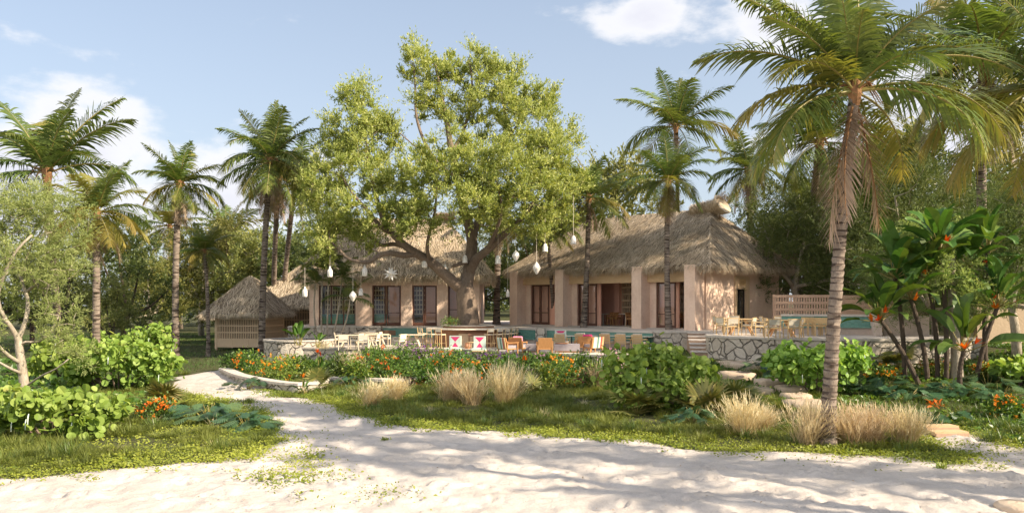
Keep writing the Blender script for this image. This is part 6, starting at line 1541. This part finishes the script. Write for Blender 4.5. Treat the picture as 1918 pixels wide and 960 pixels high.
for i, (px, py) in enumerate(((1511, 627), (1524, 628), (1537, 629), (1550, 628))):
    put('wchair', lambda l: dining_chair(l, 'lightwood', 'lightwood'), gp(px, py, Z_UP) + [0, 0, .004], -.25, ['all wood chair first from the left in the row before the teal bench', 'all wood chair second from the left in the row before the teal bench', 'all wood chair third from the left in the row before the teal bench', 'all wood chair nearest the tallest palm trunk in the row'][i], 'wooden chairs in a row before the teal bench')

# inside the pavilions
def inside(par, x, y): 
    rz = par.rotation_euler.z; return np.array([par.location.x + x * math.cos(rz) - y * math.sin(rz), par.location.y + x * math.sin(rz) + y * math.cos(rz), Z_UP + .062])
ORN = 'orange wood chairs inside the pavilions'
tabs = [(PR, 7.6, 2.2, 'white table left in the middle opening of the right pavilion'), (PR, 9.2, 1.7, 'white table by the third column inside the right pavilion'), (PR, 12.9, 1.7, 'white table before the pale brick wall'), (PR, 5.9, 2.1, 'white table farthest left inside the right pavilion')]
dirs = ['left', 'right', 'far', 'near']
for (par, x, y, lab) in tabs:
    q = inside(par, x, y); put('itable', lambda l: post_table(l, 'cream', 'cream', .45), q, 0, lab, 'white topped tables inside the pavilions')
    for k, (dx, dy) in enumerate(((-.75, 0), (.75, 0), (.1, .75))):
        w0 = inside(par, x + dx, y + dy); put('ichair', lambda l: dining_chair(l, 'midwood', 'midwood'), w0, face(w0[0], w0[1], q[0], q[1]), ['orange chair left of the ', 'orange chair right of the ', 'orange chair behind the '][k] + lab, ORN)
for k in range(4):
    w0 = inside(PR, 9.9 + k * .8, 2.5); put('cstool', lambda l: dining_chair(l, 'midwood', 'cream'), w0, R(-45), ['white backed chair first from the left before the pale brick wall', 'white backed chair second from the left before the pale brick wall', 'white backed chair third from the left before the pale brick wall', 'white backed chair last on the right before the pale brick wall'][k], 'white backed chairs in the right pavilion')

# ------------------------------------------------------------------ hanging lanterns
def lantern_body(kind, s):
    mb = MB()
    if kind == 'bottle': mb.lathe([(.01, 0), (.10 * s, 0), (.135 * s, .05 * s), (.14 * s, .3 * s), (.12 * s, .38 * s), (.05 * s, .47 * s), (.045 * s, .55 * s), (.02 * s, .57 * s), (.005, .58 * s)], 12)
    elif kind == 'bell': mb.lathe([(.15 * s, 0), (.165 * s, .02 * s), (.14 * s, .06 * s), (.14 * s, .27 * s), (.11 * s, .32 * s), (.10 * s, .4 * s), (.03 * s, .44 * s), (.005, .45 * s)], 12)
    elif kind == 'diamond': mb.lathe([(.005, 0), (.07 * s, .07 * s), (.18 * s, .27 * s), (.2 * s, .33 * s), (.17 * s, .41 * s), (.06 * s, .56 * s), (.005, .62 * s)], 10)
    else:
        g = (1 + 5 ** .5) / 2
        dirs_ = np.array([(a, b, 0) for a in (-1, 1) for b in (-g, g)] + [(0, a, b) for a in (-1, 1) for b in (-g, g)] + [(b, 0, a) for a in (-1, 1) for b in (-g, g)], float)
        for d in dirs_ / np.linalg.norm(dirs_[0]): mb.tube([np.array([0, 0, .3 * s]), np.array([0, 0, .3 * s]) + d * .14 * s, np.array([0, 0, .3 * s]) + d * .42 * s], [.07 * s, .075 * s, .003], 5)
    return mb
LN = [('bottle', 571, 556, 500, 1.0, -3.2, 'small bottle lantern farthest left, over the round planter'), ('bottle', 618, 519, 452, 1.05, -3.0, 'bottle lantern hanging before the palm at the left window'), ('bottle', 683, 517, 452, 1.1, -2.6, 'bottle lantern over the corner pier of the left pavilion'), ('diamond', 661, 565, 490, 1.0, -2.8, 'diamond lantern hanging low at the left window'), ('bell', 676, 553, 495, .9, -1.5, 'small bell lantern beside the low diamond lantern'), ('star', 732, 524, 478, 1.1, -2.4, 'spiky star lantern over the first glazed doors'), ('bottle', 795, 501, 452, 1.15, -1.2, 'bottle lantern under the big left limb'), ('bottle', 834, 515, 460, 1.1, -.5, 'bottle lantern close left of the big trunk'), ('bell', 871, 492, 440, 1.0, -.9, 'bell lantern in the fork of the big tree'), ('bell', 933, 494, 400, 1.1, -1.8, 'bell lantern in front of the palm in the gap'), ('diamond', 966, 490, 425, 1.05, -2.4, 'diamond lantern at the left corner of the right roof'), ('diamond', 1005, 514, 425, 1.15, -2.5, 'diamond lantern before the first column of the right pavilion'), ('bell', 1021, 471, 380, 1.0, -2.5, 'bell lantern at the eave beside the slim leaning palm'), ('bell', 1074, 457, 350, 1.05, -2.5, 'bell lantern farthest right, before the thatch'), ('bottle', 951, 556, 440, .8, 1.5, 'small lantern low in the gap between the pavilions')]
for kind, px, by, ty, s, dd, lab in LN:
    p = dp(px, by, TD + dd); t = dp(px, ty, TD + dd); o = thing('hanging_lantern', lab, 'lantern', p, rp.uniform(0, 3), 'white lanterns hanging from the big tree')
    lantern_body(kind, s).build('shade', M['lantern'], o, kind != 'star'); MB().tube([(0, 0, .42 * s), (0, 0, t[2] - p[2])], .008, 4).build('cord', M['cream'], o)

# areca palm clump at the left pavilion window
ab = gp(610, 645, Z_LOW); ar = thing('clumping_palm', 'many stemmed small palm arching before the left pavilion window', 'palm tree', ab, 0)
for k, (bx_, tx, ty) in enumerate(((598, 592, 530), (604, 606, 505), (612, 616, 490), (620, 640, 520), (628, 655, 560))):
    b_ = gp(bx_, 645, Z_LOW) - ab; t_ = dp(tx, ty, ab[1]) - ab; palm_trunk(t_ - b_, .055, .04, (.1 * (k - 2), 0, 0), .12, k).build('stem', M['palebark'], ar, True, b_)
    for j in range(8):
        e = 78 - 85 * (j / 8); lv = min(E_LV, key=lambda q: abs(q - e)); f = link('frond', FRONDS[(lv, j % 2)], ar, t_); f.rotation_euler = (0, 0, j * 2.4 + k); l = rp.uniform(1.5, 2.0); f.scale = (l, l * 1.1, l)
